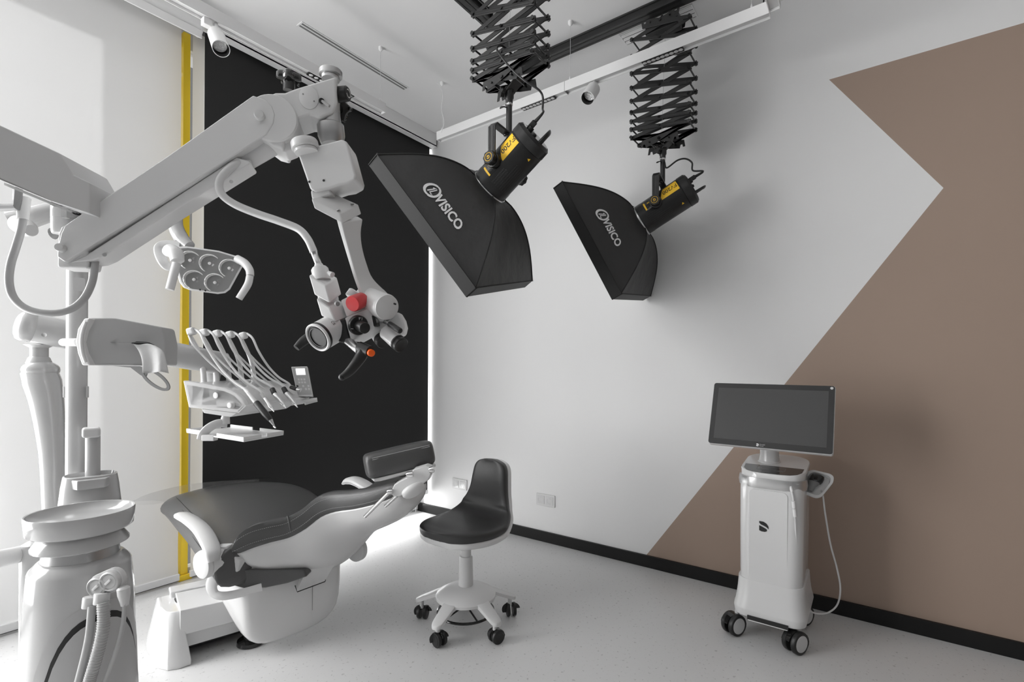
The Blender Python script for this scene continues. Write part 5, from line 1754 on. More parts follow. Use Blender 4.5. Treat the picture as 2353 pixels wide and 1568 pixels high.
# instruments with their hoses
ins = [((574, 907, 1.93), (588, 925, 1.92), (622, 966, 1.90), 'black'), ((604, 908, 2.0), (609, 917, 2.0), (624, 938, 1.98), 'steel'), ((627, 896, 2.06), (631, 906, 2.05), (652, 931, 2.03), 'steel'), ((653, 894, 2.13), (658, 904, 2.12), (678, 929, 2.10), 'steel'), ((668, 890, 2.20), (676, 893, 2.19), (690, 898, 2.18), 'short')]
labels = ['large black handpiece pointing down at the front of the console', 'slim grey handpiece with a fine tip, next to the large black one', 'steel motor handpiece with black collar, third from the left on the console', 'steel motor handpiece with black collar, fourth from the left on the console', 'short black handpiece lying flat beside the keypad display']
for i, (q0, q1, q2, kind) in enumerate(ins):
    hi = thing('handpiece', labels[i], 'handpiece', P(*q0), 'handpieces on the console')
    a_, b_, c2_ = P(*q0), P(*q1), P(*q2)
    ax_ = (c2_ - a_).normalized()
    if kind == 'black':
        bm = NB(); tube(bm, [a_ - ax_ * 0.035, a_, b_], [0.007, 0.0085, 0.0095], 16)
        obj('collar', bm, 'light_grey', hi)
        bm = NB(); L_ = (c2_ - b_).length; lathe(bm, b_, c2_ - b_, [(0.0105, 0), (0.0125, 0.004), (0.0125, L_ * 0.65), (0.0100, L_ * 0.95), (0.008, L_)], 20)
        obj('grip', bm, 'black_plastic', hi)
        bm = NB(); lathe(bm, c2_, P(631, 981, 1.895) - c2_, [(0.008, 0), (0.004, 0.02), (0.0025, 0.032), (0.0022, 0.034)], 14)
        obj('cone', bm, 'satin_alu', hi)
        bm = NB(); tube(bm, [P(629, 981, 1.895), P(634, 984, 1.89)], 0.003, 8)
        obj('tip', bm, 'chrome', hi)
    elif kind == 'steel':
        if i > 1:
            bm = NB(); rcyl(bm, a_ - ax_ * 0.006, b_, 0.0105, 0.002, 18)
            obj('collar', bm, 'black_plastic', hi)
        else:
            bm = NB(); tube(bm, [a_ - ax_ * 0.01, b_], 0.008, 14)
            obj('collar', bm, 'light_grey', hi)
        bm = NB(); L_ = (c2_ - b_).length; lathe(bm, b_, c2_ - b_, [(0.0095, 0), (0.0098, 0.003), (0.0095, L_ * 0.75), (0.0075, L_ * 0.92), (0.0060, L_)], 18)
        obj('motor', bm, 'brushed_steel', hi)
        bm = NB(); lathe(bm, c2_, ax_, [(0.005, 0), (0.0042, 0.006), (0.002, 0.016), (0.0025, 0.020), (0.001, 0.021)], 12)
        obj('tip', bm, 'chrome', hi)
    else:
        bm = NB(); rcyl(bm, a_, b_ + (c2_ - b_) * 0.4, 0.0085, 0.002, 16)
        obj('collar', bm, 'black_plastic', hi)
        bm = NB(); rcyl(bm, b_ + (c2_ - b_) * 0.42, c2_, 0.0078, 0.002, 16)
        obj('motor', bm, 'brushed_steel', hi)
    hxp, hyp, zz = 439 + 29.8 * i, 760 + 2.4 * i, 1.985 + 0.05 * i
    z0 = q0[2]
    X0, Y0 = q0[0], q0[1]
    bm = NB(); tube(bm, PZ([(hxp + 9, hyp - 3, zz), (hxp + 22, hyp + 8, zz - 0.01), (hxp + 36, hyp + 38, zz - 0.02), (hxp + 36 + (X0 - hxp - 36) * 0.30, hyp + 38 + (Y0 - hyp - 38) * 0.42, zz * 0.6 + z0 * 0.4), (hxp + 36 + (X0 - hxp - 36) * 0.62, hyp + 38 + (Y0 - hyp - 38) * 0.72, zz * 0.3 + z0 * 0.7), (X0 - 6, Y0 - 9, z0), (X0, Y0, z0)]), 0.0050, 10)
    obj('hose', bm, 'white_plastic', hi)
    # feed from the guide back into the console
    bm = NB(); tube(bm, PZ([(hxp - 5, hyp + 12, zz), (hxp + 6, hyp + 34, zz - 0.01), (hxp + 40, hyp + 70, zz), (hxp + 88, hyp + 112, zz + 0.02), (hxp + 118, hyp + 138, zz + 0.02)]), 0.0042, 10)
    obj('feed_hose', bm, 'white_plastic', hi)
# keypad display
kp = thing('keypad_display', 'small grey keypad with lit display standing on the console', 'keypad', P(690, 880, 2.2))
zk = 2.26
q = PZ([(669, 843, zk), (706, 842, zk + 0.02), (719, 911, zk), (684, 911, zk - 0.02)])
kn_ = (q[1] - q[0]).cross(q[3] - q[0]).normalized()
if kn_.dot(EYE - q[0]) < 0: kn_ = -kn_
kx_ = (q[1] - q[0]).normalized(); kd_ = (q[3] - q[0]).normalized()
bm = NB(); prism(bm, q, -kn_ * 0.035)
obj('case', bm, 'white_plastic', kp, bevel=0.003)
Wk, Hk = (q[1] - q[0]).length, (q[3] - q[0]).length
def KP(u, v, o=0.0): return q[0] + (q[1] - q[0]) * u + (q[3] - q[0]) * v + (q[2] - q[1] - q[3] + q[0]) * u * v + kn_ * o
bm = NB(); prism(bm, [KP(u, v, 0.0002) for u, v in ((0.04, 0.03), (0.96, 0.03), (0.96, 0.95), (0.04, 0.95))], kn_ * 0.0008)
fpn = obj('front_panel', bm, 'grey_plastic', kp)
bm = NB(); prism(bm, [KP(u, v, 0.0012) for u, v in ((0.24, 0.07), (0.82, 0.07), (0.80, 0.29), (0.22, 0.29))], kn_ * 0.0006)
obj('display', bm, 'display_lit', fpn)
for v, us in ((0.44, (0.30, 0.48, 0.66)), (0.54, (0.30, 0.48, 0.66)), (0.66, (0.13, 0.50, 0.84)), (0.76, (0.14, 0.32, 0.64, 0.84))):
    for u in us:
        bm = NB(); prism(bm, [KP(u + du, v + dv, 0.0011) for du, dv in ((-0.06, -0.032), (0.06, -0.032), (0.06, 0.032), (-0.06, 0.032))], kn_ * 0.0006)
        obj('key', bm, 'light_grey' if u > 0.2 else 'black_plastic', fpn)
# lower tray on its bracket
ty = thing('instrument_tray', 'white flat instrument tray hanging below the console', 'tray', P(520, 990, 2.0))
zt_ = P(426, 993, 2.02).z
T4 = [on_axis(x, y, 2, zt_) for x, y in ((428, 992), (531, 982), (652, 997), (560, 1013))]
bm = NB(); prism(bm, T4, V(0, 0, -0.006))
obj('plate', bm, 'white_plastic', ty, bevel=0.002)
for i in range(4):
    a_, b_ = T4[i], T4[(i + 1) % 4]
    for u0, u1 in ((0.0, 0.44), (0.58, 1.0)) if i % 2 == 1 or i == 2 else ((0.0, 0.75),):
        bm = NB(); s_ = (b_ - a_).normalized(); prism(bm, [a_.lerp(b_, u0), a_.lerp(b_, u1), a_.lerp(b_, u1) + UP * 0.012, a_.lerp(b_, u0) + UP * 0.012], s_.cross(UP) * 0.003)
        obj('raised_edge', bm, 'white_plastic', ty)
bm = NB(); tube(bm, PZ([(521, 948, 1.97), (518, 962, 1.97), (517, 974, 1.97)]), [0.012, 0.016, 0.018], 16)
obj('swivel_post', bm, 'white_plastic', ty)
bm = NB(); tube(bm, PZ([(522, 973, 1.97), (500, 974, 1.95), (480, 984, 1.93), (467, 998, 1.92), (463, 1010, 1.92)]), 0.013, 12, flat=(0.7, 1.3))
obj('bracket', bm, 'white_plastic', ty)
bm = NB(); obx(bm, P(482, 1006, 1.92), RGT, UP, FWD, 0.05, 0.024, 0.03)
obj('clamp', bm, 'white_plastic', ty, bevel=0.004)

# ---- tissue dispenser clamped to the pole
td = thing('tissue_dispenser', 'grey-white box dispenser with a tissue hanging out, clamped to the pole', 'dispenser', P(280, 790, 1.42))
zb0, zb1 = 1.36, 1.50
bm = NB()
def sec(px, yt, yb, z, bul): return [P(px, yt, z), P(px + bul, (yt + yb) / 2 - 20, z), P(px + bul, (yt + yb) / 2 + 20, z), P(px, yb, z)]
front = [(203, 731), (262, 731), (372, 752), (380, 790), (379, 840), (262, 840), (203, 840), (194, 810), (191, 786), (194, 758)]
bm = NB(); prism(bm, round_poly([P(x, y, 1.36 + (x - 190) * 0.0006) for x, y in front], 0.008), FWD * 0.085 + RGT * -0.02)
obj('case', bm, 'grey_plastic', td, bevel=0.004, seg=3)
cap = [(193, 732), (206, 731), (196, 760), (192, 786), (196, 812), (206, 840), (188, 840), (178, 812), (173, 786), (178, 756)]
bm = NB(); prism(bm, [P(x, y, 1.355) for x, y in cap], FWD * 0.10 - RGT * 0.01)
obj('end_cap', bm, 'white_plastic', td, bevel=0.004, seg=3)
bm = NB(); tube(bm, PZ([(198, 740, 1.354), (190, 762, 1.352), (187, 786, 1.352), (190, 812, 1.352), (197, 833, 1.354)]), 0.004, 10)
obj('cap_ridge', bm, 'light_grey', td)
bm = NB(); obx(bm, P(262, 787, 1.40), RGT, UP, FWD, 0.20, 0.0008, 0.005)
obj('case_seam', bm, 'mid_grey', td)
bm = NB(); prism(bm, [P(x, y, 1.452 + (x - 303) * 0.0003 - 0.03) for x, y in ((304, 789), (318, 785), (340, 786), (356, 793), (340, 796), (318, 794))], FWD * -0.006)
obj('slot', bm, 'dark_print', td)
# tissue sheet with soft folds
bm = NB(); g = []
L0 = [(305, 790), (318, 806), (326, 828), (327, 856)]; R0 = [(356, 793), (374, 805), (381, 825), (388, 857)]
for j in range(13):
    u = j / 12
    a_ = smooth_path([V(x, y, 0) for x, y in L0], 4)[j]; b_ = smooth_path([V(x, y, 0) for x, y in R0], 4)[j]
    row = []
    for k in range(13):
        v = k / 12
        z = 1.41 - 0.035 * u - 0.008 * math.sin(v * 9 + u * 2) * (0.3 + u * 0.6)
        row.append(bm.verts.new(P(a_.x + (b_.x - a_.x) * v, a_.y + (b_.y - a_.y) * v + 2 * math.sin(v * 7), z)))
    g.append(row)
for j in range(12):
    for k in range(12):
        bm.faces.new((g[j][k], g[j][k + 1], g[j + 1][k + 1], g[j + 1][k]))
obj('tissue', bm, 'tissue', td, sharp=80, solid=0.0008)
# ring handle under the box
bm = NB(); out_, in_ = [], []
c0 = P(356, 872, 1.42); rx_ = (P(388, 890, 1.42) - P(336, 852, 1.42)).normalized(); ry_ = rx_.cross(FWD).normalized()
for k in range(32):
    an = 2 * math.pi * k / 32
    out_.append(c0 + rx_ * 0.050 * math.cos(an) + ry_ * 0.021 * math.sin(an)); in_.append(c0 + rx_ * 0.041 * math.cos(an) + ry_ * 0.013 * math.sin(an))
rg = [[a_, b_, b_ + FWD * 0.004, a_ + FWD * 0.004] for a_, b_ in zip(out_, in_)]
loft(bm, rg, closed=True)
obj('ring_handle', bm, 'mid_grey', td)
bm = NB(); prism(bm, [P(x, y, 1.43) for x, y in ((258, 841), (320, 842), (340, 852), (334, 868), (322, 862), (300, 845))], FWD * 0.004)
obj('ring_stem', bm, 'mid_grey', td)
bm = NB(); tube(bm, PZ([(146, 787, 1.50), (160, 787, 1.47), (180, 787, 1.45)]), 0.012, 14)
obj('clamp', bm, 'white_plastic', td)

# ================================================================== operating microscope on its balanced arm
ms = thing('dental_microscope', 'white dental microscope hanging on a balanced arm in the foreground', 'microscope', P(430, 420, 1.05))
aA, aB = P(140, 575, 0.985), P(610, 268, 1.07)
ah = (aB - aA); ah.z = 0; ah.normalize()
an_ = Vector((-ah.y, ah.x, 0))
if an_.dot(FWD) < 0: an_ = -an_
def AP(px, py, back=0.0):
    """point on the vertical plane of the arm's near face"""
    return on_plane(px, py, aA + an_ * back, an_)
def APs(l, back=0.0): return [AP(x, y, back) for x, y in l]

# ---- control box on the fixed arm, upper left
bxp = [(-150, 216), (0, 288), (138, 353), (168, 402), (206, 420), (206, 491), (110, 460), (0, 414), (-150, 345)]
zc_ = 0.97
C3 = [P(x, y, zc_ + (x - 200) * 0.0004) for x, y in bxp]
bd = V(FWD.x, FWD.y, 0).normalized() * 0.125 + RGT * -0.012
bm = NB(); prism(bm, C3, bd)
cb = obj('control_box', bm, 'light_grey', ms, bevel=0.002)
under = lambda x, y, t: P(x, y, zc_ + (x - 200) * 0.0004) + bd * t
for x, y, t in ((72, 442, 0.55), (122, 462, 0.60)):
    o_ = under(x, y, t) - UP * 0.001
    for r_ in (0.017, 0.0125, 0.008):
        bm = NB(); torus(bm, o_, (0, 0, 1), r_, 0.0014, 24, 5)
        obj('speaker_ring', bm, 'dark_print', cb)
bm = NB(); obx(bm, under(95, 452, 0.45) - UP * 0.012, bd.normalized(), UP, bd.normalized().cross(UP), 0.008, 0.022, 0.010)
obj('plug', bm, 'grey_plastic', cb)
bm = NB(); obx(bm, under(60, 440, 0.22) - UP * 0.003, (C3[6] - C3[7]).normalized(), UP, bd.normalized(), 0.09, 0.005, 0.012)
obj('rail_strip', bm, 'light_grey', cb)
# U handle and hose under the box
bm = NB(); tube(bm, PZ([(42, 432, 0.98), (40, 455, 0.98), (40, 476, 0.98), (0, 477, 0.985), (-40, 478, 0.99), (-42, 440, 0.99)]), 0.0075, 8, n=1)
obj('box_handle', bm, 'mid_grey', ms, bevel=0.001)
bm = NB(); cyl(bm, P(56, 455, 0.995), P(52, 505, 0.99), 0.0105, 0.0095, 18)
obj('hose_socket', bm, 'light_grey', ms)
bm = NB(); tube(bm, PZ([(54, 490, 0.99), (48, 530, 0.99), (36, 570, 0.985), (24, 610, 0.98), (21, 650, 0.975), (32, 685, 0.975), (62, 710, 0.975), (110, 720, 0.98), (155, 714, 0.99), (190, 690, 1.0), (211, 650, 1.01), (219, 600, 1.02), (218, 585, 1.03)]), 0.0068, 14)
obj('light_guide', bm, 'grey_plastic', ms)

# ---- swivel under the box and base bracket of the arm
sw = P(155, 500, 1.03)
bm = NB(); lathe(bm, P(155, 480, 1.03), (0, 0, -1), [(0.020, -0.01), (0.0265, 0), (0.0265, 0.022), (0.0255, 0.0235), (0.0265, 0.025), (0.0258, 0.050), (0.0245, 0.055)], 30)
obj('swivel', bm, 'white_plastic', ms, sharp=40)
bm = NB(); cyl(bm, P(134, 535, 1.03), P(122, 537, 1.03), 0.004, 0.012, 14)
obj('swivel_lock', bm, 'mid_grey', ms)
bm = NB(); prism(bm, APs([(131, 614), (131, 575), (133, 538), (140, 520), (178, 508), (200, 520), (204, 600), (200, 617)], 0.012), an_ * 0.05)
obj('arm_bracket', bm, 'white_plastic', ms, bevel=0.004)
# ---- main balanced arm
main_o = [(131, 590), (132, 570), (140, 536), (149, 518), (203, 480), (387, 357), (581, 219), (610, 229), (624, 243), (631, 262), (628, 283), (612, 309), (440, 421), (290, 514), (148, 602)]
bm = NB(); prism(bm, APs(main_o), an_ * 0.075)
obj('arm_cover', bm, 'white_gloss', ms, bevel=0.0025, seg=3)
low_o = [(158, 604), (196, 587), (440, 429), (543, 361), (574, 370), (574, 377), (400, 484), (236, 590), (214, 599)]
bm = NB(); prism(bm, APs(low_o, 0.010), an_ * 0.055)
obj('lower_cover', bm, 'white_gloss', ms, bevel=0.003, seg=3)
rod_o = [(200, 596), (590, 335), (650, 345), (584, 385), (240, 604)]
bm = NB(); tube(bm, [AP(560, 372, 0.045), AP(655, 318, 0.045)], 0.021, 16)
obj('gas_strut', bm, 'light_grey', ms)
for x, y, r_ in ((143, 571, 0.0085), (598, 268, 0.0105)):
    q = AP(x, y)
    bm = NB(); lathe(bm, q, -an_, [(r_, 0), (r_, 0.008), (r_ * 0.85, 0.0115), (0.001, 0.012)], 20)
    obj('axle_cap', bm, 'light_grey', ms)
for x, y, b_ in ((241, 586, 0.006), (532, 418, 0.006)):
    bm = NB(); lathe(bm, AP(x, y, 0.010), -an_, [(0.004, 0), (0.004, 0.0012), (0.001, 0.0012)], 12)
    obj('screw', bm, 'brushed_steel', ms)

# ---- head casting at the upper end
cast = [(600, 316), (598, 260), (602, 224), (632, 212), (654, 212), (680, 202), (773, 174), (774, 236), (770, 250), (763, 260), (735, 272), (713, 264), (686, 273), (668, 290), (656, 312), (650, 343), (626, 336)]
bm = NB(); prism(bm, APs(cast, 0.006), an_ * 0.084)
obj('head_casting', bm, 'white_plastic', ms, bevel=0.006, seg=3)
dr = AP(625, 270, 0.002)
bm = NB(); lathe(bm, dr, an_, [(0.050, 0), (0.053, 0.004), (0.053, 0.072), (0.050, 0.076)], 40)
obj('joint_drum', bm, 'white_plastic', ms)
bm = NB(); prism(bm, APs([(602, 316), (650, 318), (680, 300), (676, 342), (655, 350), (640, 345)], 0.02), an_ * 0.05)
obj('casting_foot', bm, 'white_plastic', ms, bevel=0.003)
q = AP(710, 225, 0.0055)
bm = NB(); rings = []
for h_, s_ in ((0, 1.0), (0.0012, 1.0), (0.0016, 0.96)):
    rings.append([q - an_ * h_ + (ah * math.cos(k * math.pi / 20) * 0.0205 + UP * math.sin(k * math.pi / 20) * 0.0255) * s_ for k in range(40)])
cp = obj('cover_plate', loft(bm, rings), 'white_plastic', ms)
for dx, dz in ((-0.012, 0.006), (0.011, -0.007)):
    bm = NB(); lathe(bm, q - an_ * 0.0016 + ah * dx + UP * dz, -an_, [(0.0018, 0), (0.0018, 0.0005), (0.0008, 0.0005)], 10)
    obj('screw', bm, 'mid_grey', cp)
bm = NB(); tube(bm, [AP(740, 232, -0.004), AP(757, 244, -0.008)], [0.0032, 0.0032], 10)
obj('lever', bm, 'grey_plastic', ms)
bm = NB(); rcyl(bm, AP(739, 232, 0.008), AP(739, 232, -0.006), 0.0062, 0.002, 16)
obj('lever_boss', bm, 'black_plastic', ms)
def star_knob(name, c, ax, r, h, lobes, amp, m, stem_r, stem_h):
    fa, fb, fx = frame_of(ax)
    bm = NB(); N = 60
    rings = []
    for hh, sc in ((0, 0.86), (0.12, 1.0), (0.8, 1.0), (1.0, 0.88)):
        rings.append([c + fx * (stem_h + h * hh) + (fa * math.cos(2 * math.pi * k / N) + fb * math.sin(2 * math.pi * k / N)) * (r + amp * math.cos(lobes * 2 * math.pi * k / N)) * sc for k in range(N)])
    loft(bm, rings)
    o = obj(name, bm, m, ms, sharp=50)
    bm = NB(); cyl(bm, c, c + fx * (stem_h + 0.002), stem_r, seg=20)
    obj('knob_stem', bm, m, o)
    return o
star_knob('brake_knob', AP(664, 210, 0.040), UP * 1 + ah * 0.02, 0.0235, 0.017, 5, 0.004, 'black_gloss', 0.0125, 0.022)
kb2 = AP(760, 180, 0.055)
bm = NB(); rings = []
for hh, rr in ((-0.004, 0.020), (0.004, 0.020), (0.005, 0.0245), (0.0055, 0.0255), (0.016, 0.0255), (0.018, 0.024)):
    rings.append([kb2 + UP * hh + Vector((math.cos(2 * math.pi * k / 80), math.sin(2 * math.pi * k / 80), 0)) * (rr + (0.0005 if k % 2 and rr > 0.025 else 0)) for k in range(80)])
obj('ribbed_disc', loft(bm, rings), 'satin_alu', ms, sharp=40)
# end face knob with white index
ke = AP(774, 218, 0.035); kd2 = (ah * 0.92 - an_ * 0.38 + UP * 0.02).normalized()
bm = NB(); lathe(bm, ke, kd2, [(0.0165, 0), (0.0172, 0.003), (0.0165, 0.026), (0.014, 0.0285), (0.001, 0.0285)], 28)
kk = obj('focus_knob', bm, 'black_plastic', ms, sharp=40)
fa, fb, fx = frame_of(kd2)
bm = NB(); c_ = ke + kd2 * 0.0290
pts_o = [c_ + (fa * math.cos(math.radians(a_)) + fb * math.sin(math.radians(a_))) * 0.0098 for a_ in range(20, 321, 15)]
pts_i = [c_ + (fa * math.cos(math.radians(a_)) + fb * math.sin(math.radians(a_))) * 0.0075 for a_ in range(20, 321, 15)]
for i in range(len(pts_o) - 1):
    bm.faces.new([bm.verts.new(p) for p in (pts_o[i], pts_o[i + 1], pts_i[i + 1], pts_i[i])])
obj('index_mark', bm, 'white_print', kk)
kb3 = AP(775, 248, 0.075)
o3 = star_knob('brake_knob', kb3, (ah * 0.5 + an_ * 0.85).normalized(), 0.026, 0.014, 5, 0.004, 'black_gloss', 0.011, 0.006)

# ---- vertical swivel and tilted pendulum
AX = (P(757, 268, 1.09) - P(766, 335, 1.09)).normalized()
bm = NB(); cyl(bm, AP(758, 262, 0.035), AP(762, 292, 0.035), 0.0225, seg=32)
obj('swivel_ring', bm, 'satin_alu', ms)
bm = NB(); lathe(bm, AP(759, 287, 0.035), AP(764, 335, 0.035) - AP(759, 287, 0.035), [(0.027, 0), (0.0300, 0.003), (0.0300, 0.026), (0.026, 0.040), (0.024, 0.046)], 36)
obj('swivel_barrel', bm, 'satin_alu', ms, sharp=40)
ZB = 1.055
blk = [(682, 349), (700, 341), (785, 319), (796, 324), (800, 335), (818, 402), (816, 413), (797, 423), (779, 426), (757, 433), (722, 440), (712, 435)]
bm = NB(); prism(bm, [P(x, y, ZB) for x, y in blk], FWD * 0.065 + UP * 0.0)
obj('pendulum_block', bm, 'white_plastic', ms, bevel=0.007, seg=3)
for x, y in ((744, 415), (711, 418)):
    bm = NB(); lathe(bm, P(x, y, ZB - 0.0003), -FWD, [(0.0026, 0), (0.0026, 0.0006), (0.001, 0.0006)], 10)
    obj('screw_hole', bm, 'dark_print', ms)
dk = P(703, 345, 1.05); dax = (P(700, 325, 1.05) - P(706, 352, 1.05)).normalized()
bm = NB(); lathe(bm, dk - dax * 0.006, dax, [(0.0235, 0), (0.0235, 0.006), (0.022, 0.007), (0.0275, 0.008), (0.0282, 0.010), (0.0278, 0.022), (0.0265, 0.0245), (0.001, 0.025)], 44)
obj('balance_knob', bm, 'white_plastic', ms, sharp=40)
bm = NB(); prism(bm, [P(x, y, ZB + 0.008) for x, y in ((713, 436), (757, 432), (762, 446), (724, 460), (715, 455))], FWD * 0.045)
obj('pendulum_neck', bm, 'white_plastic', ms, bevel=0.004)
# crank plate: slab with sloping top
top4 = [P(714, 456, 1.04), P(764, 443, 1.10), P(824, 470, 1.10), P(780, 491, 1.04)]
dn_ = (P(722, 482, 1.04) - P(714, 458, 1.04))
bm = NB(); loft(bm, [top4, [p + dn_ for p in top4]])
obj('crank_plate', bm, 'white_plastic', ms, bevel=0.003)
for x, y, z in ((778, 484, 1.045), (810, 469, 1.085)):
    q = P(x, y, z)
    bm = NB(); lathe(bm, q, dn_ * -1, [(0.0042, -0.0005), (0.0042, 0.0012), (0.003, 0.0014), (0.001, 0.0008)], 14)
    obj('screw', bm, 'brushed_steel', ms)
# long curved lower arm: thin near face, broad side face
nearL = [(772, 503), (780, 532), (790, 566), (801, 602), (812, 638), (824, 672)]
nearR = [(785, 511), (792, 538), (801, 570), (811, 605), (821, 641), (838, 684)]
farR = [(834, 504), (830, 536), (833, 569), (843, 606), (858, 641), (895, 678)]
n3, r3, f3 = [smooth_path([P(x, y, z) for x, y in l], 4) for l, z in ((nearL, 1.045), (nearR, 1.04), (farR, 1.095))]
rings = []
for a_, b_, c_ in zip(n3, r3, f3):
    rings.append([a_, b_, c_, a_ + (c_ - b_)])
obj('lower_arm', loft(NB(), rings), 'white_plastic', ms, bevel=0.003, sharp=50)
# tilt joint drum
j0, j1 = P(848, 690, 1.075), P(890, 707, 1.02)
jx = (j1 - j0).normalized()
bm = NB(); lathe(bm, j0, jx, [(0.026, -0.02), (0.0275, 0), (0.0275, (j1 - j0).length - 0.006), (0.0262, (j1 - j0).length - 0.004), (0.0268, (j1 - j0).length - 0.003), (0.0262, (j1 - j0).length), (0.0228, (j1 - j0).length + 0.001), (0.001, (j1 - j0).length + 0.001)], 40)
jd = obj('tilt_joint', bm, 'white_plastic', ms, sharp=35)
for x, y in ((872, 718), (908, 699)):
    q = P(x, y, 1.015)
    bm = NB(); lathe(bm, q, -jx, [(0.002, -0.0015), (0.002, 0.004), (0.001, 0.0042)], 10)
    obj('screw_hole', bm, 'dark_print', jd)

# ---- microscope head
def quad_box(name, m, pts, depth, bev=0.003):
    bm = NB(); prism(bm, [P(*q) for q in pts], depth)
    return obj(name, bm, m, ms, bevel=bev, seg=2)
dvec = P(786, 642, 1.075) - P(748, 655, 1.02)          # towards the back right
quad_box('lamp_tower', 'white_plastic', [(709, 633, 1.025), (748, 656, 1.015), (759, 697, 1.01), (752, 695, 1.012), (722, 678, 1.02)], P(775, 638, 1.06) - P(748, 656, 1.015))
quad_box('tower_foot', 'white_plastic', [(726, 686, 1.02), (756, 706, 1.012), (772, 741, 1.008), (738, 727, 1.018)], P(788, 695, 1.06) - P(756, 706, 1.012))
quad_box('tower_core', 'white_plastic', [(727, 676, 1.03), (752, 690, 1.025), (757, 708, 1.022), (730, 690, 1.028)], (P(775, 638, 1.06) - P(748, 656, 1.015)) * 0.9)
bm = NB(); lathe(bm, P(740, 642, 1.04), P(733, 612, 1.045) - P(740, 642, 1.04), [(0.0175, -0.004), (0.0178, 0.0), (0.0176, 0.022), (0.015, 0.026), (0.010, 0.027), (0.0085, 0.034)], 30)
obj('light_socket', bm, 'white_plastic', ms, sharp=40)
bm = NB(); tube(bm, [P(755, 627, 1.03), P(764, 632, 1.025)], [0.004, 0.006], 12)
obj('socket_screw', bm, 'white_plastic', ms)
bm = NB(); tube(bm, PZ([(734, 614, 1.045), (730, 602, 1.045), (724, 588, 1.05), (721, 577, 1.05)]), [0.0072, 0.0070, 0.0066, 0.0074], 16)
obj('cable_sleeve', bm, 'satin_alu', ms)
bm = NB(); tube(bm, PZ([(575, 376, 1.09), (545, 377, 1.07), (519, 396, 1.055), (504, 420, 1.05), (510, 447, 1.05), (540, 470, 1.055), (590, 491, 1.06), (640, 508, 1.06), (685, 526, 1.06), (706, 548, 1.055), (717, 570, 1.05), (721, 580, 1.05)]), 0.0082, 16)
obj('light_cable', bm, 'light_grey', ms)
bm = NB(); rcyl(bm, P(773, 697, 1.012), P(776, 699, 1.004), 0.0048, 0.001, 14)
obj('tower_screw', bm, 'mid_grey', ms)
# body: white gearbox with black collar, dial and objective
gb = quad_box('gearbox', 'white_plastic', [(791, 731, 1.025), (853, 704, 1.035), (861, 756, 1.035), (806, 785, 1.02)], FWD * 0.055 + RGT * 0.01)
quad_box('top_plate', 'white_plastic', [(782, 690, 1.035), (806, 678, 1.05), (850, 690, 1.06), (850, 706, 1.04), (796, 730, 1.03)], FWD * 0.04 - UP * 0.0)
quad_box('black_collar', 'black_plastic', [(742, 729, 1.03), (772, 738, 1.022), (792, 731, 1.022), (805, 784, 1.018), (784, 789, 1.020), (762, 776, 1.024)], FWD * 0.055, 0.004)
quad_box('side_gap', 'black_plastic', [(852, 722, 1.034), (862, 730, 1.034), (866, 748, 1.034), (858, 752, 1.034)], FWD * 0.05)
ob0, ob1 = P(768, 755, 1.04), P(729, 777, 1.00)
oax = (ob1 - ob0); Lo = oax.length; oax.normalize()
bm = NB(); lathe(bm, ob0, oax, [(0.030, 0), (0.0305, 0.004), (0.0300, 0.006), (0.0300, Lo - 0.010), (0.0292, Lo - 0.0095)], 44)
ob = obj('objective_barrel', bm, 'white_plastic', ms, sharp=40)
bm = NB(); lathe(bm, ob0, oax, [(0.0300, Lo - 0.0105), (0.0303, Lo - 0.010), (0.0303, Lo - 0.004), (0.0295, Lo - 0.003)], 44)
obj('black_band', bm, 'black_plastic', ob)
bm = NB(); lathe(bm, ob0, oax, [(0.0302, Lo - 0.004), (0.0302, Lo), (0.0285, Lo + 0.0015), (0.0262, Lo + 0.0005), (0.0255, Lo - 0.004)], 44, cap=False)
obj('front_ring', bm, 'white_plastic', ob)
bm = NB(); lathe(bm, ob0, oax, [(0.0256, Lo - 0.004), (0.0225, Lo - 0.003), (0.0215, Lo - 0.001), (0.0195, Lo - 0.001), (0.0190, Lo - 0.005)], 40, cap=False)
obj('inner_ring', bm, 'black_plastic', ob)
bm = NB(); lathe(bm, ob0, oax, [(0.0195, Lo - 0.006), (0.012, Lo - 0.0045), (0.001, Lo - 0.004)], 36)
obj('lens', bm, 'black_gloss', ob)
lb = RGT * 0.62 - UP * 0.78
# small print on the barrel
def OS(x, phi):
    fa2 = (EYE - ob0); fa2 = (fa2 - oax * fa2.dot(oax)).normalized(); fb2 = oax.cross(fa2)
    p = math.radians(phi)
    return ob0 + oax * x + (fa2 * math.cos(p) + fb2 * math.sin(p)) * 0.0303
sgn = 1 if OS(0.01, 40).z > OS(0.01, -40).z else -1
bm = NB(); wrap_text(bm, 'CE', 0.0060, lambda x, y: OS(0.018 + y, sgn * (20 - math.degrees(x / 0.03))), 0.0)
obj('marking', bm, 'dark_print', ob)
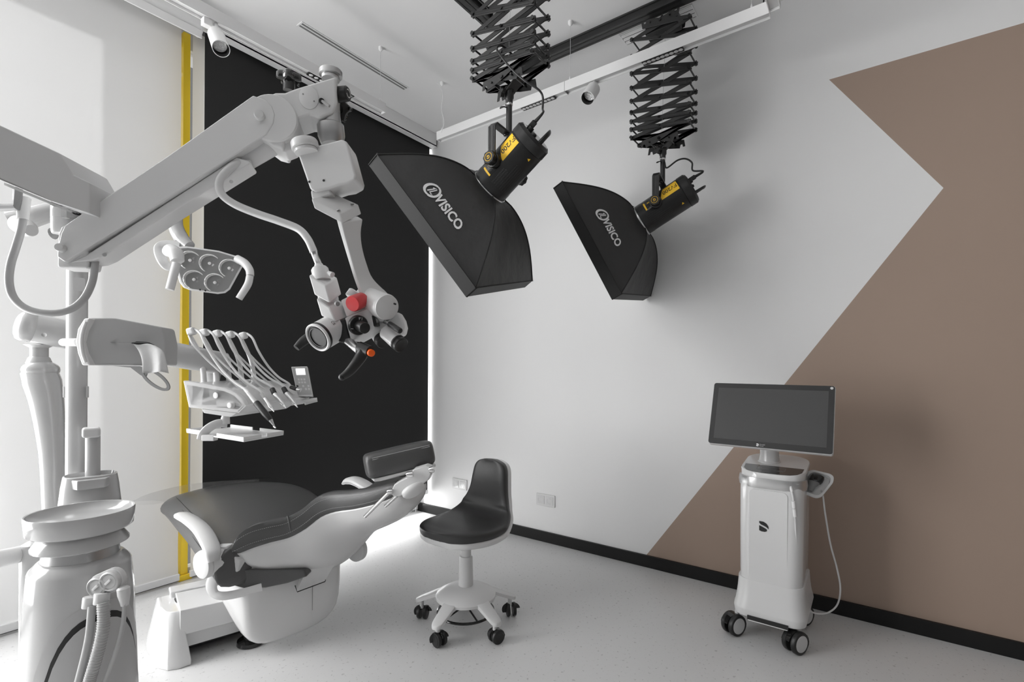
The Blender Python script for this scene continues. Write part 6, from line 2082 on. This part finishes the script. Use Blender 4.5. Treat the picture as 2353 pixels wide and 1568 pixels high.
# magnification dial
dc = P(824, 748, 1.018); dn2 = (EYE - dc).normalized() * 0.75 + RGT * 0.45 - UP * 0.2; dn2.normalize()
bm = NB(); lathe(bm, dc, dn2, [(0.0205, -0.006), (0.0208, 0.001), (0.0195, 0.003), (0.0125, 0.0032)], 36)
dd = obj('magnification_dial', bm, 'black_plastic', ms, sharp=40)
bm = NB(); rcyl(bm, dc + dn2 * 0.002, dc + dn2 * 0.030, 0.0118, 0.002, 28)
obj('dial_knob', bm, 'black_plastic', dd)
du = (UP - dn2 * UP.dot(dn2)).normalized(); dr_ = du.cross(dn2)
bm = NB(); text_bm(bm, '1.6', dc + dn2 * 0.0034 + du * 0.0150 + dr_ * 0.001, -dr_, -du, 0.0055, 0.0003, 0.01)
obj('numeral', bm, 'white_print', dd)
bm = NB(); text_bm(bm, '1', dc + dn2 * 0.0034 - du * 0.0075 - dr_ * 0.0145, du, -dr_, 0.0050, 0.0003, 0.01)
obj('numeral', bm, 'white_print', dd)
# red brake knob
rk0, rk1 = P(832, 690, 1.04), P(809, 699, 1.005)
bm = NB(); lathe(bm, rk0, rk1 - rk0, [(0.0160, 0), (0.0168, 0.002), (0.0168, (rk1 - rk0).length - 0.004), (0.0150, (rk1 - rk0).length - 0.0006), (0.001, (rk1 - rk0).length)], 36)
obj('red_brake_knob', bm, 'red_knob', ms, sharp=40, label='red brake knob')
bm = NB(); lathe(bm, P(812, 676, 1.07), P(822, 664, 1.075) - P(812, 676, 1.07), [(0.013, -0.01), (0.014, 0.004), (0.012, 0.006)], 20)
obj('joint_cap', bm, 'white_plastic', ms)
# binocular tube
bm = NB(); prism(bm, [P(x, y, 1.06) for x, y in ((866, 738), (890, 738), (914, 715), (926, 735), (930, 752), (926, 770), (905, 775), (882, 768), (868, 752))], FWD * 0.04)
obj('binocular_body', bm, 'white_plastic', ms, bevel=0.006, seg=3)
bm = NB(); prism(bm, [P(x, y, 1.045) for x, y in ((872, 758), (893, 752), (905, 765), (898, 785), (880, 778))], FWD * 0.02)
obj('binocular_bridge', bm, 'white_plastic', ms, bevel=0.004, seg=3)
for a_, b_, c_ in (((888, 764, 1.045), (914, 787, 1.02), (921, 793, 1.015)), ((868, 768, 1.085), (876, 779, 1.075), (880, 784, 1.07))):
    bm = NB(); cyl(bm, P(*a_), P(*b_), 0.0160, 0.0165, 28)
    et = obj('eyepiece_tube', bm, 'white_plastic', ms)
    bm = NB(); lathe(bm, P(*b_), P(*c_) - P(*b_), [(0.0166, -0.002), (0.0168, 0.001), (0.0150, 0.003), (0.0158, 0.0055), (0.0168, 0.012), (0.0150, 0.014), (0.010, 0.012)], 28)
    obj('eyecup', bm, 'black_plastic', et)
bm = NB(); rcyl(bm, P(894, 744, 1.02), P(921, 762, 1.0), 0.0062, 0.003, 18)
obj('lock_lever', bm, 'black_plastic', ms)
bm = NB(); cyl(bm, P(884, 740, 1.04), P(896, 746, 1.02), 0.0042, seg=14)
obj('lever_pin', bm, 'brushed_steel', ms)
# handles
bm = NB(); cyl(bm, P(798, 782, 1.03), P(826, 806, 0.995), 0.0088, seg=20)
obj('handle_tube', bm, 'satin_alu', ms)
bm = NB(); tube(bm, PZ([(848, 806, 0.985), (836, 808, 0.99), (829, 820, 0.99), (818, 836, 0.985), (803, 854, 0.98), (788, 866, 0.975)]), [0.0095, 0.0120, 0.0118, 0.0105, 0.0092, 0.0070], 20)
hg = obj('grip', bm, 'black_plastic', ms)
bm = NB(); ball(bm, P(786, 867, 0.975), 0.0070, seg=14); obj('grip_end', bm, 'black_plastic', ms)
bm = NB(); cyl(bm, P(826, 798, 0.995), P(850, 808, 0.985), 0.0118, seg=22)
obj('grip_elbow', bm, 'black_plastic', ms)
bm = NB(); rcyl(bm, P(850, 810, 0.984), P(854, 812, 0.972), 0.0072, 0.0015, 20)
obj('orange_button', bm, 'orange_button', ms, label='orange push button')
bm = NB(); tube(bm, PZ([(738, 762, 1.06), (716, 772, 1.05), (697, 785, 1.04), (681, 800, 1.03)]), [0.0105, 0.0108, 0.0100, 0.0072], 18)
obj('grip', bm, 'black_plastic', ms)
